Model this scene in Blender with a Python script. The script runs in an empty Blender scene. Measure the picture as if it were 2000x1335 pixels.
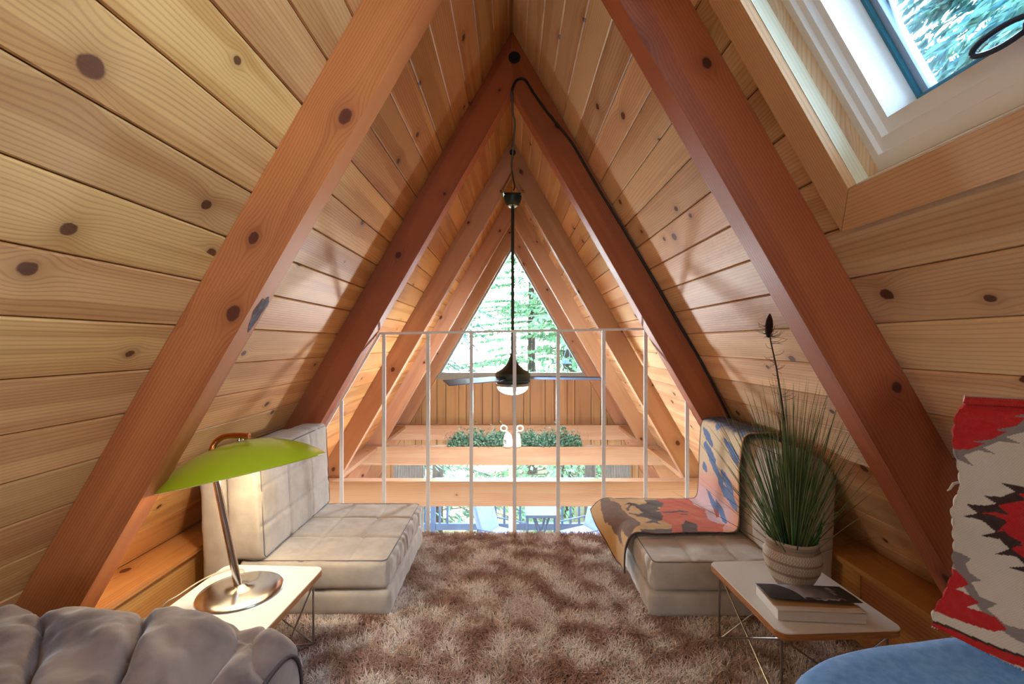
import bpy, math, random
import numpy as np
from mathutils import Vector, Matrix, noise as mnoise

random.seed(7)
NPR = np.random.RandomState(11)
S = bpy.context.scene
COL = S.collection
PI = math.pi

# ------------------------------------------------------------------ camera
cd = bpy.data.cameras.new('camera'); cam = bpy.data.objects.new('camera', cd); COL.objects.link(cam)
cam.location = (0, 0, 1.0); cam.rotation_euler = (PI/2, 0, 0)
cd.sensor_width = 36.0; cd.lens = 16.2; cd.shift_y = 0.00125; cd.clip_start = 0.02; cd.clip_end = 300
S.camera = cam

# ------------------------------------------------------------------ view, world, daylight
S.view_settings.view_transform = 'Standard'; S.view_settings.look = 'None'
S.view_settings.gamma = 1.0; S.view_settings.use_curve_mapping = False
S.view_settings.exposure = -0.06
W = bpy.data.worlds.new('sky'); S.world = W; W.use_nodes = True
wn = W.node_tree; wn.nodes.clear()
wo = wn.nodes.new('ShaderNodeOutputWorld'); wb = wn.nodes.new('ShaderNodeBackground')
tc = wn.nodes.new('ShaderNodeTexCoord'); sp = wn.nodes.new('ShaderNodeSeparateXYZ')
mr = wn.nodes.new('ShaderNodeMapRange'); cr = wn.nodes.new('ShaderNodeValToRGB')
wn.links.new(tc.outputs['Generated'], sp.inputs[0]); wn.links.new(sp.outputs['Z'], mr.inputs[0])
mr.inputs[1].default_value = -0.1; mr.inputs[2].default_value = 0.9
wn.links.new(mr.outputs[0], cr.inputs[0])
cr.color_ramp.elements[0].color = (0.86, 0.95, 1.0, 1); cr.color_ramp.elements[1].color = (0.62, 0.81, 1.0, 1)
wn.links.new(cr.outputs[0], wb.inputs[0])
# hazy sky, brightest beyond the front gable
mf = wn.nodes.new('ShaderNodeMapRange'); mf.interpolation_type = 'SMOOTHSTEP'; vd = wn.nodes.new('ShaderNodeVectorMath'); vd.operation = 'DOT_PRODUCT'; vd.inputs[1].default_value = (0.50, 0.90, 0.0)
wn.links.new(tc.outputs['Generated'], vd.inputs[0]); wn.links.new(vd.outputs['Value'], mf.inputs[0])
mf.inputs[1].default_value = 0.35; mf.inputs[2].default_value = 0.95; mf.inputs[3].default_value = 19.0; mf.inputs[4].default_value = 80.0
wn.links.new(mf.outputs[0], wb.inputs[1])
wn.links.new(wb.outputs[0], wo.inputs[0])

def add_light(name, kind, loc, energy, color, size=0.1, rot=None, sy=None):
    l = bpy.data.lights.new(name, kind); l.energy = energy; l.color = color
    if kind == 'AREA':
        l.shape = 'RECTANGLE' if sy else 'SQUARE'; l.size = size
        if sy: l.size_y = sy
    elif kind == 'SUN': l.angle = size
    else: l.shadow_soft_size = size
    o = bpy.data.objects.new(name, l); COL.objects.link(o); o.location = loc
    if rot: o.rotation_euler = rot
    return o
sun = add_light('sun', 'SUN', (0, 0, 20), 9.0, (1.0, 0.93, 0.82), 0.02, (math.radians(38), 0, math.radians(200)))
def portal(name, loc, sx, sy, rot):
    p = add_light(name, 'AREA', loc, 1.0, (1, 1, 1), sx, rot, sy); p.data.cycles.is_portal = True
portal('gable_portal', (0, 6.5, 1.4), 2.2, 2.0, (-PI/2, 0, 0))
portal('door_portal', (0, 6.5, -1.4), 3.2, 2.2, (-PI/2, 0, 0))
K = 1.74; CO = 1/math.sqrt(1+K*K); SI = K*CO; ZR = 1.0 + 0.9*K
def SP(s, t, y, off=0.0):
    """point on the roof slope s (+1 right): t metres down from the ridge, off metres into the room"""
    return Vector((s*(t*CO - off*SI), y, ZR - t*SI - off*CO))
pc = SP(1, .86, .63, -.32)
portal('skylight_portal', pc, 1.05, .75, (0, PI - math.atan2(SI, CO) + PI, 0))
portal('back_portal', (0, -1.75, 1.05), .6, .9, (PI/2, 0, 0))  # sky sampling for the window added behind the camera
# unseen warm lamp behind the camera, point light with no fixture modelled
WARM = (1.0, 0.72, 0.42)
room_lamp = add_light('loft_globe_light', 'POINT', (-0.30, -0.55, 1.30), 9, (1.0, 0.76, 0.48), 0.09)

# ------------------------------------------------------------------ mesh helper
BASE = {}
def link(o): COL.objects.link(o); return o
def P(px, py, Y): return Vector(((px-1000)/900*Y, Y, 1-(py-670)/900*Y))
class MB:
    def __init__(s): s.v = []; s.f = []; s.uv = []; s.rnd = []; s.col = None
    def face(s, idx, uv=None, r=0.5):
        s.f.append(tuple(idx)); s.uv.append(uv if uv else [(0, 0)]*len(idx)); s.rnd.append(r)
    def poly(s, pts, axis, r=0.5, ou=0.0, ov=0.0, flip=False):
        b = len(s.v); pts = [Vector(p) for p in pts]
        if flip: pts = pts[::-1]
        s.v += pts; n = (pts[1]-pts[0]).cross(pts[2]-pts[0])
        n = n.normalized() if n.length > 1e-12 else Vector((0, 0, 1))
        ax = Vector(axis).normalized(); side = n.cross(ax)
        if side.length < .3:
            ax2 = Vector((0, 0, 1)) if abs(ax.z) < .9 else Vector((1, 0, 0)); side = n.cross(ax2); a = ax2
        else: a = ax
        side.normalize()
        s.face(range(b, b+len(pts)), [(p.dot(a)+ou, p.dot(side)+ov) for p in pts], r)
    def prism(s, A, B, axis, r=None):
        """two matching outlines A and B (lists of points) joined into a solid"""
        if r is None: r = random.random()
        ou = random.uniform(0, 60); ov = random.uniform(0, 60)
        cA = sum((Vector(a) for a in A), Vector())/len(A); cB = sum((Vector(a) for a in B), Vector())/len(B)
        n = Vector()
        for i in range(len(A)): n += (Vector(A[i])-cA).cross(Vector(A[(i+1) % len(A)])-cA)
        out = n.dot(cA-cB) > 0
        s.poly(A, axis, r, ou, ov, not out); s.poly(B, axis, r, ou, ov, out)
        for i in range(len(A)):
            j = (i+1) % len(A)
            s.poly([A[i], A[j], B[j], B[i]], axis, r, ou, ov, out)
    def box(s, lo, hi, axis=(0, 1, 0), r=None, M=None):
        x0, y0, z0 = lo; x1, y1, z1 = hi
        A = [(x0, y0, z0), (x1, y0, z0), (x1, y1, z0), (x0, y1, z0)]
        B = [(x0, y0, z1), (x1, y0, z1), (x1, y1, z1), (x0, y1, z1)]
        if M is not None:
            A = [M @ Vector(a) for a in A]; B = [M @ Vector(a) for a in B]; axis = (M.to_3x3() @ Vector(axis))
        s.prism(A, B, axis, r); return s
    def tube(s, path, r, n=10, caps=True):
        path = [Vector(p) for p in path]; rs = r if isinstance(r, (list, tuple)) else [r]*len(path)
        b = len(s.v); prev = None; L = 0
        for i, p in enumerate(path):
            d = (path[min(i+1, len(path)-1)] - path[max(i-1, 0)]).normalized()
            if prev is None:
                u = d.orthogonal().normalized()
            else:
                u = (prev - d*prev.dot(d)); u = u.normalized() if u.length > 1e-6 else d.orthogonal().normalized()
            prev = u; w = d.cross(u)
            for k in range(n):
                a = 2*PI*k/n; s.v.append(p + (u*math.cos(a)+w*math.sin(a))*rs[i])
        for i in range(len(path)-1):
            for k in range(n):
                k2 = (k+1) % n
                s.face((b+i*n+k, b+i*n+k2, b+(i+1)*n+k2, b+(i+1)*n+k), [(i*.02, k*.01)]*4)
        if caps:
            s.face([b+k for k in range(n)][::-1]); e = b+(len(path)-1)*n; s.face([e+k for k in range(n)])
        return s
    def lathe(s, prof, c=(0, 0, 0), n=40, M=None):
        b = len(s.v); c = Vector(c)
        for (r, z) in prof:
            for k in range(n):
                a = 2*PI*k/n; q = Vector((max(r, 1e-5)*math.cos(a), max(r, 1e-5)*math.sin(a), z))
                s.v.append((M @ q if M is not None else q) + c)
        for i in range(len(prof)-1):
            for k in range(n):
                k2 = (k+1) % n
                s.face((b+i*n+k, b+i*n+k2, b+(i+1)*n+k2, b+(i+1)*n+k), [(k/n, i*.1), ((k+1)/n, i*.1), ((k+1)/n, (i+1)*.1), (k/n, (i+1)*.1)])
        return s
    def grid(s, fn, nu, nv, closed=False):
        b = len(s.v)
        for i in range(nu+1):
            for j in range(nv+1): s.v.append(Vector(fn(i/nu, j/nv)))
        for i in range(nu):
            for j in range(nv):
                q = b+i*(nv+1)+j
                s.face((q, q+nv+1, q+nv+2, q+1), [(i/nu, j/nv), ((i+1)/nu, j/nv), ((i+1)/nu, (j+1)/nv), (i/nu, (j+1)/nv)])
        return s
    def build(s, name, mat, parent=None, smooth=None, bevel=0, local=False, solid=0, seg=2):
        me = bpy.data.meshes.new(name)
        off = Vector()
        if parent is not None and not local: off = BASE.get(parent.name, Vector())
        me.from_pydata([tuple(v-off) for v in s.v], [], s.f)
        uvl = me.uv_layers.new(name='UVMap'); flat = []
        for u in s.uv:
            for a in u: flat += [a[0], a[1]]
        uvl.data.foreach_set('uv', flat)
        at = me.attributes.new('rnd', 'FLOAT', 'FACE'); at.data.foreach_set('value', s.rnd)
        if s.col is not None:
            ca = me.attributes.new('pattern', 'FLOAT_COLOR', 'POINT')
            ca.data.foreach_set('color', np.array(s.col, dtype=np.float32).ravel())
        me.validate(); me.update()
        if smooth is not None:
            me.shade_smooth()
            if smooth > 0: me.set_sharp_from_angle(angle=math.radians(smooth))
        me.materials.append(M[mat] if isinstance(mat, str) else mat)
        o = bpy.data.objects.new(name, me); link(o)
        if parent is not None: o.parent = parent; BASE[o.name] = off
        if solid:
            m = o.modifiers.new('thick', 'SOLIDIFY'); m.thickness = solid; m.offset = 0
        if bevel:
            m = o.modifiers.new('bevel', 'BEVEL'); m.width = bevel; m.segments = seg; m.limit_method = 'ANGLE'; m.angle_limit = math.radians(40)
        return o
def thing(name, label, cat, loc, group=None, rotz=0):
    o = bpy.data.objects.new(name, None); link(o); o.location = loc; o.rotation_euler = (0, 0, rotz)
    o.empty_display_size = .05
    o['label'] = label; o['category'] = cat
    if group: o['group'] = group
    BASE[o.name] = Vector(loc); return o
def tag(o, label, cat, group=None, kind=None):
    o['label'] = label; o['category'] = cat
    if group: o['group'] = group
    if kind: o['kind'] = kind
    return o
def struct(o): o['kind'] = 'structure'; return o

# ------------------------------------------------------------------ materials
M = {}
def srgb(r, g, b):
    f = lambda c: (c/255/12.92) if c/255 <= .04045 else ((c/255+.055)/1.055)**2.4
    return (f(r), f(g), f(b), 1.0)
class NT:
    def __init__(s, name):
        s.mt = bpy.data.materials.new(name); s.mt.use_nodes = True; s.t = s.mt.node_tree; s.t.nodes.clear()
        s.out = s.t.nodes.new('ShaderNodeOutputMaterial'); M[name] = s.mt
    def n(s, typ, **kw):
        x = s.t.nodes.new(typ)
        for k, v in kw.items(): setattr(x, k, v)
        return x
    def put(s, sock, v):
        if isinstance(v, bpy.types.NodeSocket): s.t.links.new(v, sock)
        elif v is not None: sock.default_value = v
    def m(s, op, a, b=None, c=None, clamp=False):
        x = s.n('ShaderNodeMath', operation=op, use_clamp=clamp)
        s.put(x.inputs[0], a)
        if b is not None: s.put(x.inputs[1], b)
        if c is not None: s.put(x.inputs[2], c)
        return x.outputs[0]
    def vec(s, x, y, z=0.0):
        c = s.n('ShaderNodeCombineXYZ'); s.put(c.inputs[0], x); s.put(c.inputs[1], y); s.put(c.inputs[2], z); return c.outputs[0]
    def noise(s, vec, scale=1.0, detail=2.0, rough=.5, dist=0.0):
        x = s.n('ShaderNodeTexNoise'); s.put(x.inputs['Vector'], vec)
        x.inputs['Scale'].default_value = scale; x.inputs['Detail'].default_value = detail
        x.inputs['Roughness'].default_value = rough; x.inputs['Distortion'].default_value = dist
        return x.outputs['Fac']
    def mix(s, f, a, b, mode='MIX'):
        x = s.n('ShaderNodeMix', data_type='RGBA', blend_type=mode)
        s.put(x.inputs[0], f); s.put(x.inputs[6], a); s.put(x.inputs[7], b); return x.outputs[2]
    def smooth(s, v, a, b):
        x = s.n('ShaderNodeMapRange', interpolation_type='SMOOTHSTEP'); s.put(x.inputs[0], v)
        s.put(x.inputs[1], a); s.put(x.inputs[2], b); return x.outputs[0]
    def bsdf(s, color, rough=.5, metal=0.0, spec=.5, bump=None, bstr=.3, bdist=.002, sheen=0.0, emit=None, estr=0, coat=0.0, trans=0.0):
        p = s.n('ShaderNodeBsdfPrincipled')
        s.put(p.inputs['Base Color'], color); s.put(p.inputs['Roughness'], rough); s.put(p.inputs['Metallic'], metal)
        p.inputs['Specular IOR Level'].default_value = spec
        if sheen: p.inputs['Sheen Weight'].default_value = sheen; p.inputs['Sheen Roughness'].default_value = .4
        if coat: p.inputs['Coat Weight'].default_value = coat; p.inputs['Coat Roughness'].default_value = .15
        if trans: p.inputs['Transmission Weight'].default_value = trans
        if emit: p.inputs['Emission Color'].default_value = emit; p.inputs['Emission Strength'].default_value = estr
        if bump is not None:
            b = s.n('ShaderNodeBump'); s.put(b.inputs['Height'], bump); b.inputs['Strength'].default_value = bstr
            b.inputs['Distance'].default_value = bdist; s.t.links.new(b.outputs[0], p.inputs['Normal'])
        s.t.links.new(p.outputs[0], s.out.inputs[0]); return p

def wood(name, light, dark, knotc, cell=(.42, .15), prob=.35, krad=(.006, .012), ring=95, rough=.45, var=.34, knots=(), coat=0.0, streak=.75, amp=7, redder=None):
    t = NT(name); uvn = t.n('ShaderNodeUVMap', uv_map='UVMap'); sx = t.n('ShaderNodeSeparateXYZ')
    t.t.links.new(uvn.outputs[0], sx.inputs[0]); u, v = sx.outputs[0], sx.outputs[1]
    at = t.n('ShaderNodeAttribute', attribute_name='rnd'); rnd = at.outputs['Fac']
    wob = t.noise(t.vec(t.m('MULTIPLY', u, 60), t.m('MULTIPLY', v, 60)), 1, 2)
    wobs = t.m('MULTIPLY', t.m('SUBTRACT', wob, .5), .007)
    vo = t.n('ShaderNodeTexVoronoi', voronoi_dimensions='2D', feature='F1')
    vo.inputs['Scale'].default_value = 1; vo.inputs['Randomness'].default_value = 1.0
    t.put(vo.inputs['Vector'], t.vec(t.m('DIVIDE', u, cell[0]), t.m('DIVIDE', v, cell[1])))
    ps = t.n('ShaderNodeSeparateXYZ'); t.t.links.new(vo.outputs['Position'], ps.inputs[0])
    cs = t.n('ShaderNodeSeparateColor'); t.t.links.new(vo.outputs['Color'], cs.inputs[0])
    specs = [(t.m('SUBTRACT', u, t.m('MULTIPLY', ps.outputs[0], cell[0])), t.m('SUBTRACT', v, t.m('MULTIPLY', ps.outputs[1], cell[1])),
              t.m('MULTIPLY', t.m('ADD', krad[0], t.m('MULTIPLY', cs.outputs[1], krad[1])), t.m('GREATER_THAN', cs.outputs[0], 1-prob)))]
    if knots:
        up = t.n('ShaderNodeTexCoord'); so = t.n('ShaderNodeSeparateXYZ'); t.t.links.new(up.outputs['Object'], so.inputs[0])
        yy, zz = so.outputs[1], so.outputs[2]
        for (ky, kz, kr) in knots:
            specs.append((t.m('SUBTRACT', yy, ky), t.m('DIVIDE', t.m('SUBTRACT', zz, kz), .867), kr))
    warp = None; kmask = None; halo = None
    for (du, dv, R) in specs:
        d2 = t.m('ADD', t.m('MULTIPLY', t.m('MULTIPLY', du, du), .55), t.m('MULTIPLY', dv, dv))
        R2 = t.m('MULTIPLY', R, R)
        dn = t.m('DIVIDE', d2, t.m('ADD', t.m('MULTIPLY', R2, 25.0), 1e-6))
        w = t.m('MULTIPLY', t.m('DIVIDE', dv, t.m('ADD', 1.0, t.m('MULTIPLY', dn, dn))), t.m('DIVIDE', t.m('MULTIPLY', R2, 5.0), t.m('ADD', d2, t.m('ADD', t.m('MULTIPLY', R2, 3.0), 1e-7))))
        d = t.m('ADD', t.m('SQRT', d2), wobs)
        km = t.smooth(d, t.m('MULTIPLY', R, 1.05), t.m('MULTIPLY', R, .85)) if False else t.m('SUBTRACT', 1.0, t.smooth(d, t.m('MULTIPLY', R, .8), t.m('ADD', t.m('MULTIPLY', R, 1.05), 1e-5)))
        km = t.m('MULTIPLY', km, t.m('GREATER_THAN', R, 1e-4))
        h = t.m('DIVIDE', t.m('DIVIDE', R2, t.m('ADD', t.m('MULTIPLY', d2, .55), t.m('ADD', R2, 1e-7))), t.m('ADD', 1.0, t.m('MULTIPLY', dn, dn)))
        warp = w if warp is None else t.m('ADD', warp, w)
        kmask = km if kmask is None else t.m('MAXIMUM', kmask, km)
        halo = h if halo is None else t.m('MAXIMUM', halo, h)
    v2 = t.m('SUBTRACT', v, warp)
    n1 = t.noise(t.vec(t.m('MULTIPLY', u, .38), t.m('MULTIPLY', v2, 4.0)), 1, 1, .5)
    ph = t.m('ADD', t.m('MULTIPLY', v2, ring*6.5), t.m('MULTIPLY', n1, amp*10))
    s = t.m('POWER', t.m('ADD', .5, t.m('MULTIPLY', t.m('SINE', ph), .5)), 2.5)
    fine = t.noise(t.vec(t.m('MULTIPLY', u, 5), t.m('MULTIPLY', v2, 260)), 1, 3, .6)
    broad = t.noise(t.vec(t.m('MULTIPLY', u, .5), t.m('MULTIPLY', v2, 11)), 1, 2, .5)
    br = t.smooth(broad, .46, .56)
    blot = t.noise(t.vec(t.m('MULTIPLY', u, 2.2), t.m('MULTIPLY', v, 7)), 1, 3, .55)
    f = t.m('ADD', t.m('MULTIPLY', s, .22), t.m('MULTIPLY', br, streak*.62))
    f = t.m('ADD', f, t.m('MULTIPLY', t.m('SUBTRACT', fine, .5), .45))
    f = t.m('ADD', f, t.m('MULTIPLY', t.m('SUBTRACT', blot, .5), .7), clamp=True)
    c = t.mix(f, light, dark); c = t.mix(t.m('MULTIPLY', t.m('POWER', s, 2.0), t.m('MULTIPLY', blot, .4)), c, tuple([dark[i]*.72 for i in range(3)]+[1]))
    mid = [dark[i]*.62 for i in range(3)]+[1]
    c = t.mix(t.m('MULTIPLY', halo, .75), c, tuple(mid))
    kr = t.mix(t.noise(t.vec(t.m('MULTIPLY', u, 140), t.m('MULTIPLY', v, 260)), 1, 3, .6), tuple([k*1.35 for k in knotc[:3]]+[1]), tuple([k*.45 for k in knotc[:3]]+[1]))
    c = t.mix(t.m('MULTIPLY', kmask, .93), c, kr)
    hs = t.n('ShaderNodeHueSaturation'); t.put(hs.inputs['Color'], c)
    t.put(hs.inputs['Value'], t.m('ADD', 1-var*.5, t.m('MULTIPLY', rnd, var)))
    t.put(hs.inputs['Hue'], t.m('ADD', .4935, t.m('MULTIPLY', t.m('FRACT', t.m('MULTIPLY', rnd, 7.3)), .014)))
    b = t.m('ADD', t.m('MULTIPLY', s, -.3), t.m('MULTIPLY', fine, .5))
    t.bsdf(hs.outputs[0], rough, bump=b, bstr=.25, bdist=.0012, coat=coat)
    return M[name]

wood('pine_left', srgb(219, 168, 110), srgb(172, 110, 60), srgb(92, 48, 30), knots=[(.715, 1.429, .019), (1.077, 1.323, .0125), (.8155, 1.202, .0125)], rough=.5, prob=.3, krad=(.004, .010))
wood('pine_right', srgb(226, 194, 154), srgb(190, 142, 102), srgb(86, 44, 32), knots=[(1.03, 1.109, .014), (1.857, 1.429, .016), (1.716, 1.847, .014), (1.873, 1.961, .012)], rough=.5, prob=.5, krad=(.005, .011))
wood('fir_beam', srgb(196, 154, 122), srgb(160, 110, 80), srgb(92, 38, 20), cell=(.45, .16), prob=.5, krad=(.005, .013), ring=120, rough=.62, var=.16, streak=.5, amp=7)
wood('fir_warm', srgb(200, 124, 68), srgb(152, 78, 36), srgb(92, 38, 20), cell=(.4, .16), prob=.6, krad=(.005, .013), ring=120, rough=.55, var=.16, streak=.6, amp=7)
wood('fir_red', srgb(174, 94, 56), srgb(126, 58, 32), srgb(70, 24, 14), cell=(.5, .16), prob=.4, krad=(.004, .010), ring=110, rough=.5, var=.1, streak=.5, amp=7)  # same fir, darkened: shade of the unlit rafter fronts put into the colour
wood('fir_tie', srgb(198, 166, 138), srgb(166, 116, 86), srgb(120, 66, 44), cell=(1.1, .3), prob=.6, krad=(.005, .01), ring=80, rough=.65, var=.12, streak=.4, amp=16)
wood('panel_wood', srgb(202, 162, 116), srgb(172, 128, 84), srgb(110, 64, 36), cell=(.9, .4), prob=.15, ring=110, rough=.5, var=.16)
wood('ledge_wood', srgb(220, 168, 104), srgb(190, 122, 66), srgb(100, 50, 26), cell=(.5, .3), prob=.3, ring=90, rough=.4, var=.15)
wood('trim_wood', srgb(214, 168, 124), srgb(186, 128, 86), srgb(110, 60, 40), cell=(.9, .5), prob=.1, ring=130, rough=.45, var=.05, streak=.25, amp=4)
wood('pale_wood', srgb(228, 224, 200), srgb(208, 200, 170), srgb(150, 110, 70), cell=(.9, .5), prob=.1, ring=130, rough=.4, var=.05, streak=.2, amp=3)
wood('deck_wood', srgb(150, 140, 128), srgb(120, 108, 96), srgb(70, 60, 50), rough=.7)
def plain(name, c, rough=.5, metal=0.0, spec=.5, emit=None, estr=0, coat=0.0):
    t = NT(name)
    t.bsdf(c, rough, metal, spec, emit=emit, estr=estr, coat=coat)
    return M[name]
def mottled(name, a, b, scale=20, rough=.8, sheen=.0, bstr=.3, bd=.001, det=4, spec=.3, fs=500, stretch=(1, 1, 1)):
    t = NT(name); tcn = t.n('ShaderNodeTexCoord')
    mp = t.n('ShaderNodeMapping'); mp.inputs['Scale'].default_value = stretch; t.t.links.new(tcn.outputs['Object'], mp.inputs[0])
    n = t.noise(mp.outputs[0], scale, det, .6); n2 = t.noise(tcn.outputs['Object'], fs, 2, .5)
    c = t.mix(t.smooth(n, .3, .7), a, b)
    c = t.mix(t.m('MULTIPLY', n2, .25), c, tuple([x*.7 for x in a[:3]]+[1]))
    t.bsdf(c, rough, spec=spec, bump=t.m('ADD', n2, t.m('MULTIPLY', n, .6)), bstr=bstr, bdist=bd, sheen=sheen)
    return M[name]
mottled('suede', srgb(206, 198, 188), srgb(182, 174, 166), 9, .85, .35)
mottled('suede_seam', srgb(124, 122, 128), srgb(104, 102, 108), 30, .9)
mottled('suede_brown', srgb(148, 124, 112), srgb(88, 72, 70), 6, .85, .45)
mottled('suede_brown_seam', srgb(84, 70, 70), srgb(70, 60, 62), 30, .9)
mottled('felt_blue', srgb(118, 178, 242), srgb(92, 154, 226), 60, .95, .3, bstr=.4, det=5)
mottled('white_laminate', srgb(236, 234, 232), srgb(230, 229, 228), 3, .32, spec=.5, bstr=.02)
mottled('plywood_edge', srgb(196, 142, 92), srgb(156, 100, 60), 14, .5, stretch=(1, 1, 18))
plain('steel_wire', srgb(176, 176, 176), .28, 1.0)
plain('chrome', srgb(214, 214, 214), .12, 1.0)
t = NT('brushed_chrome'); tcn = t.n('ShaderNodeTexCoord'); nn = t.noise(tcn.outputs['Object'], 14, 4, .6)
t.bsdf(t.mix(nn, srgb(232, 232, 232), srgb(206, 208, 212)), t.m('ADD', .14, t.m('MULTIPLY', nn, .08)), 1.0)
plain('copper_tint', srgb(206, 138, 86), .22, 1.0)
plain('green_enamel', srgb(176, 190, 34), .28, 0, .5, coat=.4)
plain('shade_inside', srgb(236, 234, 220), .5)
plain('white_paint', srgb(244, 245, 246), .4)
plain('white_vinyl', srgb(238, 240, 242), .35)
plain('grey_frame', srgb(150, 156, 152), .5)
plain('dark_bolt', srgb(46, 52, 60), .45, .6)
plain('gasket', srgb(50, 130, 160), .6); plain('frame_blue', srgb(150, 176, 204), .5)
plain('fan_metal', srgb(44, 60, 60), .42, .5)
plain('fan_ring', srgb(120, 128, 128), .3, .8)
plain('blade_paint', srgb(70, 92, 128), .4, .1)
plain('bulb_glass', srgb(255, 250, 238), .3, emit=(1, .93, .82, 1), estr=5.0)
plain('bulb_warm', srgb(255, 230, 190), .3, emit=(1, .8, .52, 1), estr=14.0)
plain('black_cord', srgb(26, 26, 28), .5)
plain('clear_cord', srgb(196, 186, 168), .3)
plain('black_metal', srgb(28, 28, 30), .4, .5)
plain('pod_white', srgb(248, 246, 240), .6)
plain('plaster', srgb(226, 220, 208), .8)
mottled('curtain_cloth', srgb(190, 196, 196), srgb(170, 176, 178), 6, .9)
mottled('ground_cover', srgb(96, 104, 70), srgb(128, 112, 84), .6, .95)
mottled('bark', srgb(84, 72, 64), srgb(54, 46, 42), 8, .95, bstr=.8, bd=.02, stretch=(4, 4, 1))
mottled('deck_cushion', srgb(110, 120, 144), srgb(100, 112, 136), 5, .9)
mottled('rail_grey', srgb(66, 80, 106), srgb(54, 66, 92), 5, .7)
# leaves
def leaf(name, a, b, tr=.35, scale=3.0):
    t = NT(name); g = t.n('ShaderNodeNewGeometry'); at = t.n('ShaderNodeAttribute', attribute_name='rnd')
    c = t.mix(at.outputs['Fac'], a, b)
    d = t.n('ShaderNodeBsdfDiffuse'); t.put(d.inputs[0], c); tr_ = t.n('ShaderNodeBsdfTranslucent'); t.put(tr_.inputs[0], c)
    mx = t.n('ShaderNodeMixShader'); mx.inputs[0].default_value = tr
    t.t.links.new(d.outputs[0], mx.inputs[1]); t.t.links.new(tr_.outputs[0], mx.inputs[2]); t.t.links.new(mx.outputs[0], t.out.inputs[0])
leaf('conifer_leaf', srgb(66, 96, 90), srgb(104, 132, 112), .2)
leaf('blue_leaf', srgb(56, 98, 112), srgb(104, 144, 132), .25)
leaf('broad_leaf', srgb(76, 112, 88), srgb(120, 150, 112), .2)
leaf('grass_leaf', srgb(40, 66, 48), srgb(130, 138, 92), .2)
leaf('grass_young', srgb(44, 100, 46), srgb(66, 128, 60), .25)
leaf('garland_leaf', srgb(48, 112, 84), srgb(168, 204, 190), .2)
leaf('garland_twig', srgb(130, 84, 62), srgb(216, 196, 176), .1)
leaf('feather_leaf', srgb(46, 40, 44), srgb(96, 88, 74), .1)
# glass
t = NT('window_glass'); tr = t.n('ShaderNodeBsdfTransparent'); tr.inputs[0].default_value = (.93, .97, .97, 1)
gl = t.n('ShaderNodeBsdfGlossy'); gl.inputs['Roughness'].default_value = .02; fr = t.n('ShaderNodeFresnel'); fr.inputs[0].default_value = 1.45
mx = t.n('ShaderNodeMixShader'); t.t.links.new(fr.outputs[0], mx.inputs[0]); t.t.links.new(tr.outputs[0], mx.inputs[1]); t.t.links.new(gl.outputs[0], mx.inputs[2])
t.t.links.new(mx.outputs[0], t.out.inputs[0])
t = NT('skylight_glass'); tr = t.n('ShaderNodeBsdfTransparent'); tr.inputs[0].default_value = (.84, .93, .98, 1)
gl = t.n('ShaderNodeBsdfGlossy'); gl.inputs['Roughness'].default_value = .02; fr = t.n('ShaderNodeFresnel'); fr.inputs[0].default_value = 1.45
mx = t.n('ShaderNodeMixShader'); t.t.links.new(fr.outputs[0], mx.inputs[0]); t.t.links.new(tr.outputs[0], mx.inputs[1]); t.t.links.new(gl.outputs[0], mx.inputs[2])
t.t.links.new(mx.outputs[0], t.out.inputs[0])
# patterned cloth, colours stored per point
def patterned(name, rough=.95, fs=700, sheen=.2, bstr=.5, weave=None):
    t = NT(name); at = t.n('ShaderNodeAttribute', attribute_name='pattern'); tcn = t.n('ShaderNodeTexCoord')
    n2 = t.noise(tcn.outputs['Object'], fs, 3, .6); n3 = t.noise(tcn.outputs['Object'], fs*.12, 3, .6)
    c = t.mix(t.m('MULTIPLY', n2, .45), at.outputs['Color'], t.mix(.45, at.outputs['Color'], (0, 0, 0, 1)))
    c = t.mix(t.m('MULTIPLY', n3, .25), c, t.mix(.35, at.outputs['Color'], (0.5, .4, .3, 1)))
    b = n2
    if weave:
        uvn = t.n('ShaderNodeUVMap', uv_map='UVMap'); sx = t.n('ShaderNodeSeparateXYZ'); t.t.links.new(uvn.outputs[0], sx.inputs[0])
        a = t.m('SINE', t.m('MULTIPLY', sx.outputs[0], weave[0])); bb = t.m('SINE', t.m('MULTIPLY', sx.outputs[1], weave[1]))
        w = t.m('MULTIPLY', a, bb); b = t.m('ADD', t.m('MULTIPLY', w, .5), n2)
        c = t.mix(t.m('MULTIPLY', t.m('ADD', .5, t.m('MULTIPLY', w, .5)), .16), c, (0.02, .015, .01, 1))
    t.bsdf(c, rough, spec=.2, bump=b, bstr=bstr, bdist=.0015, sheen=sheen)
patterned('throw_cloth'); patterned('rug_cloth', weave=(300, 620), sheen=.1); patterned('clay', .8, 500, 0, .3); patterned('printed_cover', .3, 900, 0, .0)
# carpet
t = NT('shag'); at = t.n('ShaderNodeAttribute', attribute_name='pattern'); t.bsdf(at.outputs['Color'], .9, spec=.15, sheen=.15)
mottled('carpet_base', srgb(90, 66, 56), srgb(70, 50, 42), 20, .95)
t = NT('paper_edge'); tcn = t.n('ShaderNodeTexCoord'); mp = t.n('ShaderNodeMapping'); mp.inputs['Scale'].default_value = (2, 2, 900)
t.t.links.new(tcn.outputs['Object'], mp.inputs[0]); nn = t.noise(mp.outputs[0], 1, 2)
t.bsdf(t.mix(nn, srgb(238, 236, 230), srgb(196, 194, 196)), .8)

def inpoly(x, y, poly):
    c = np.zeros(x.shape, bool); n = len(poly)
    for i in range(n):
        x1, y1 = poly[i]; x2, y2 = poly[(i+1) % n]
        if y1 == y2: continue
        c ^= ((y1 > y) != (y2 > y)) & (x < (x2-x1)*(y-y1)/(y2-y1)+x1)
    return c

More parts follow.
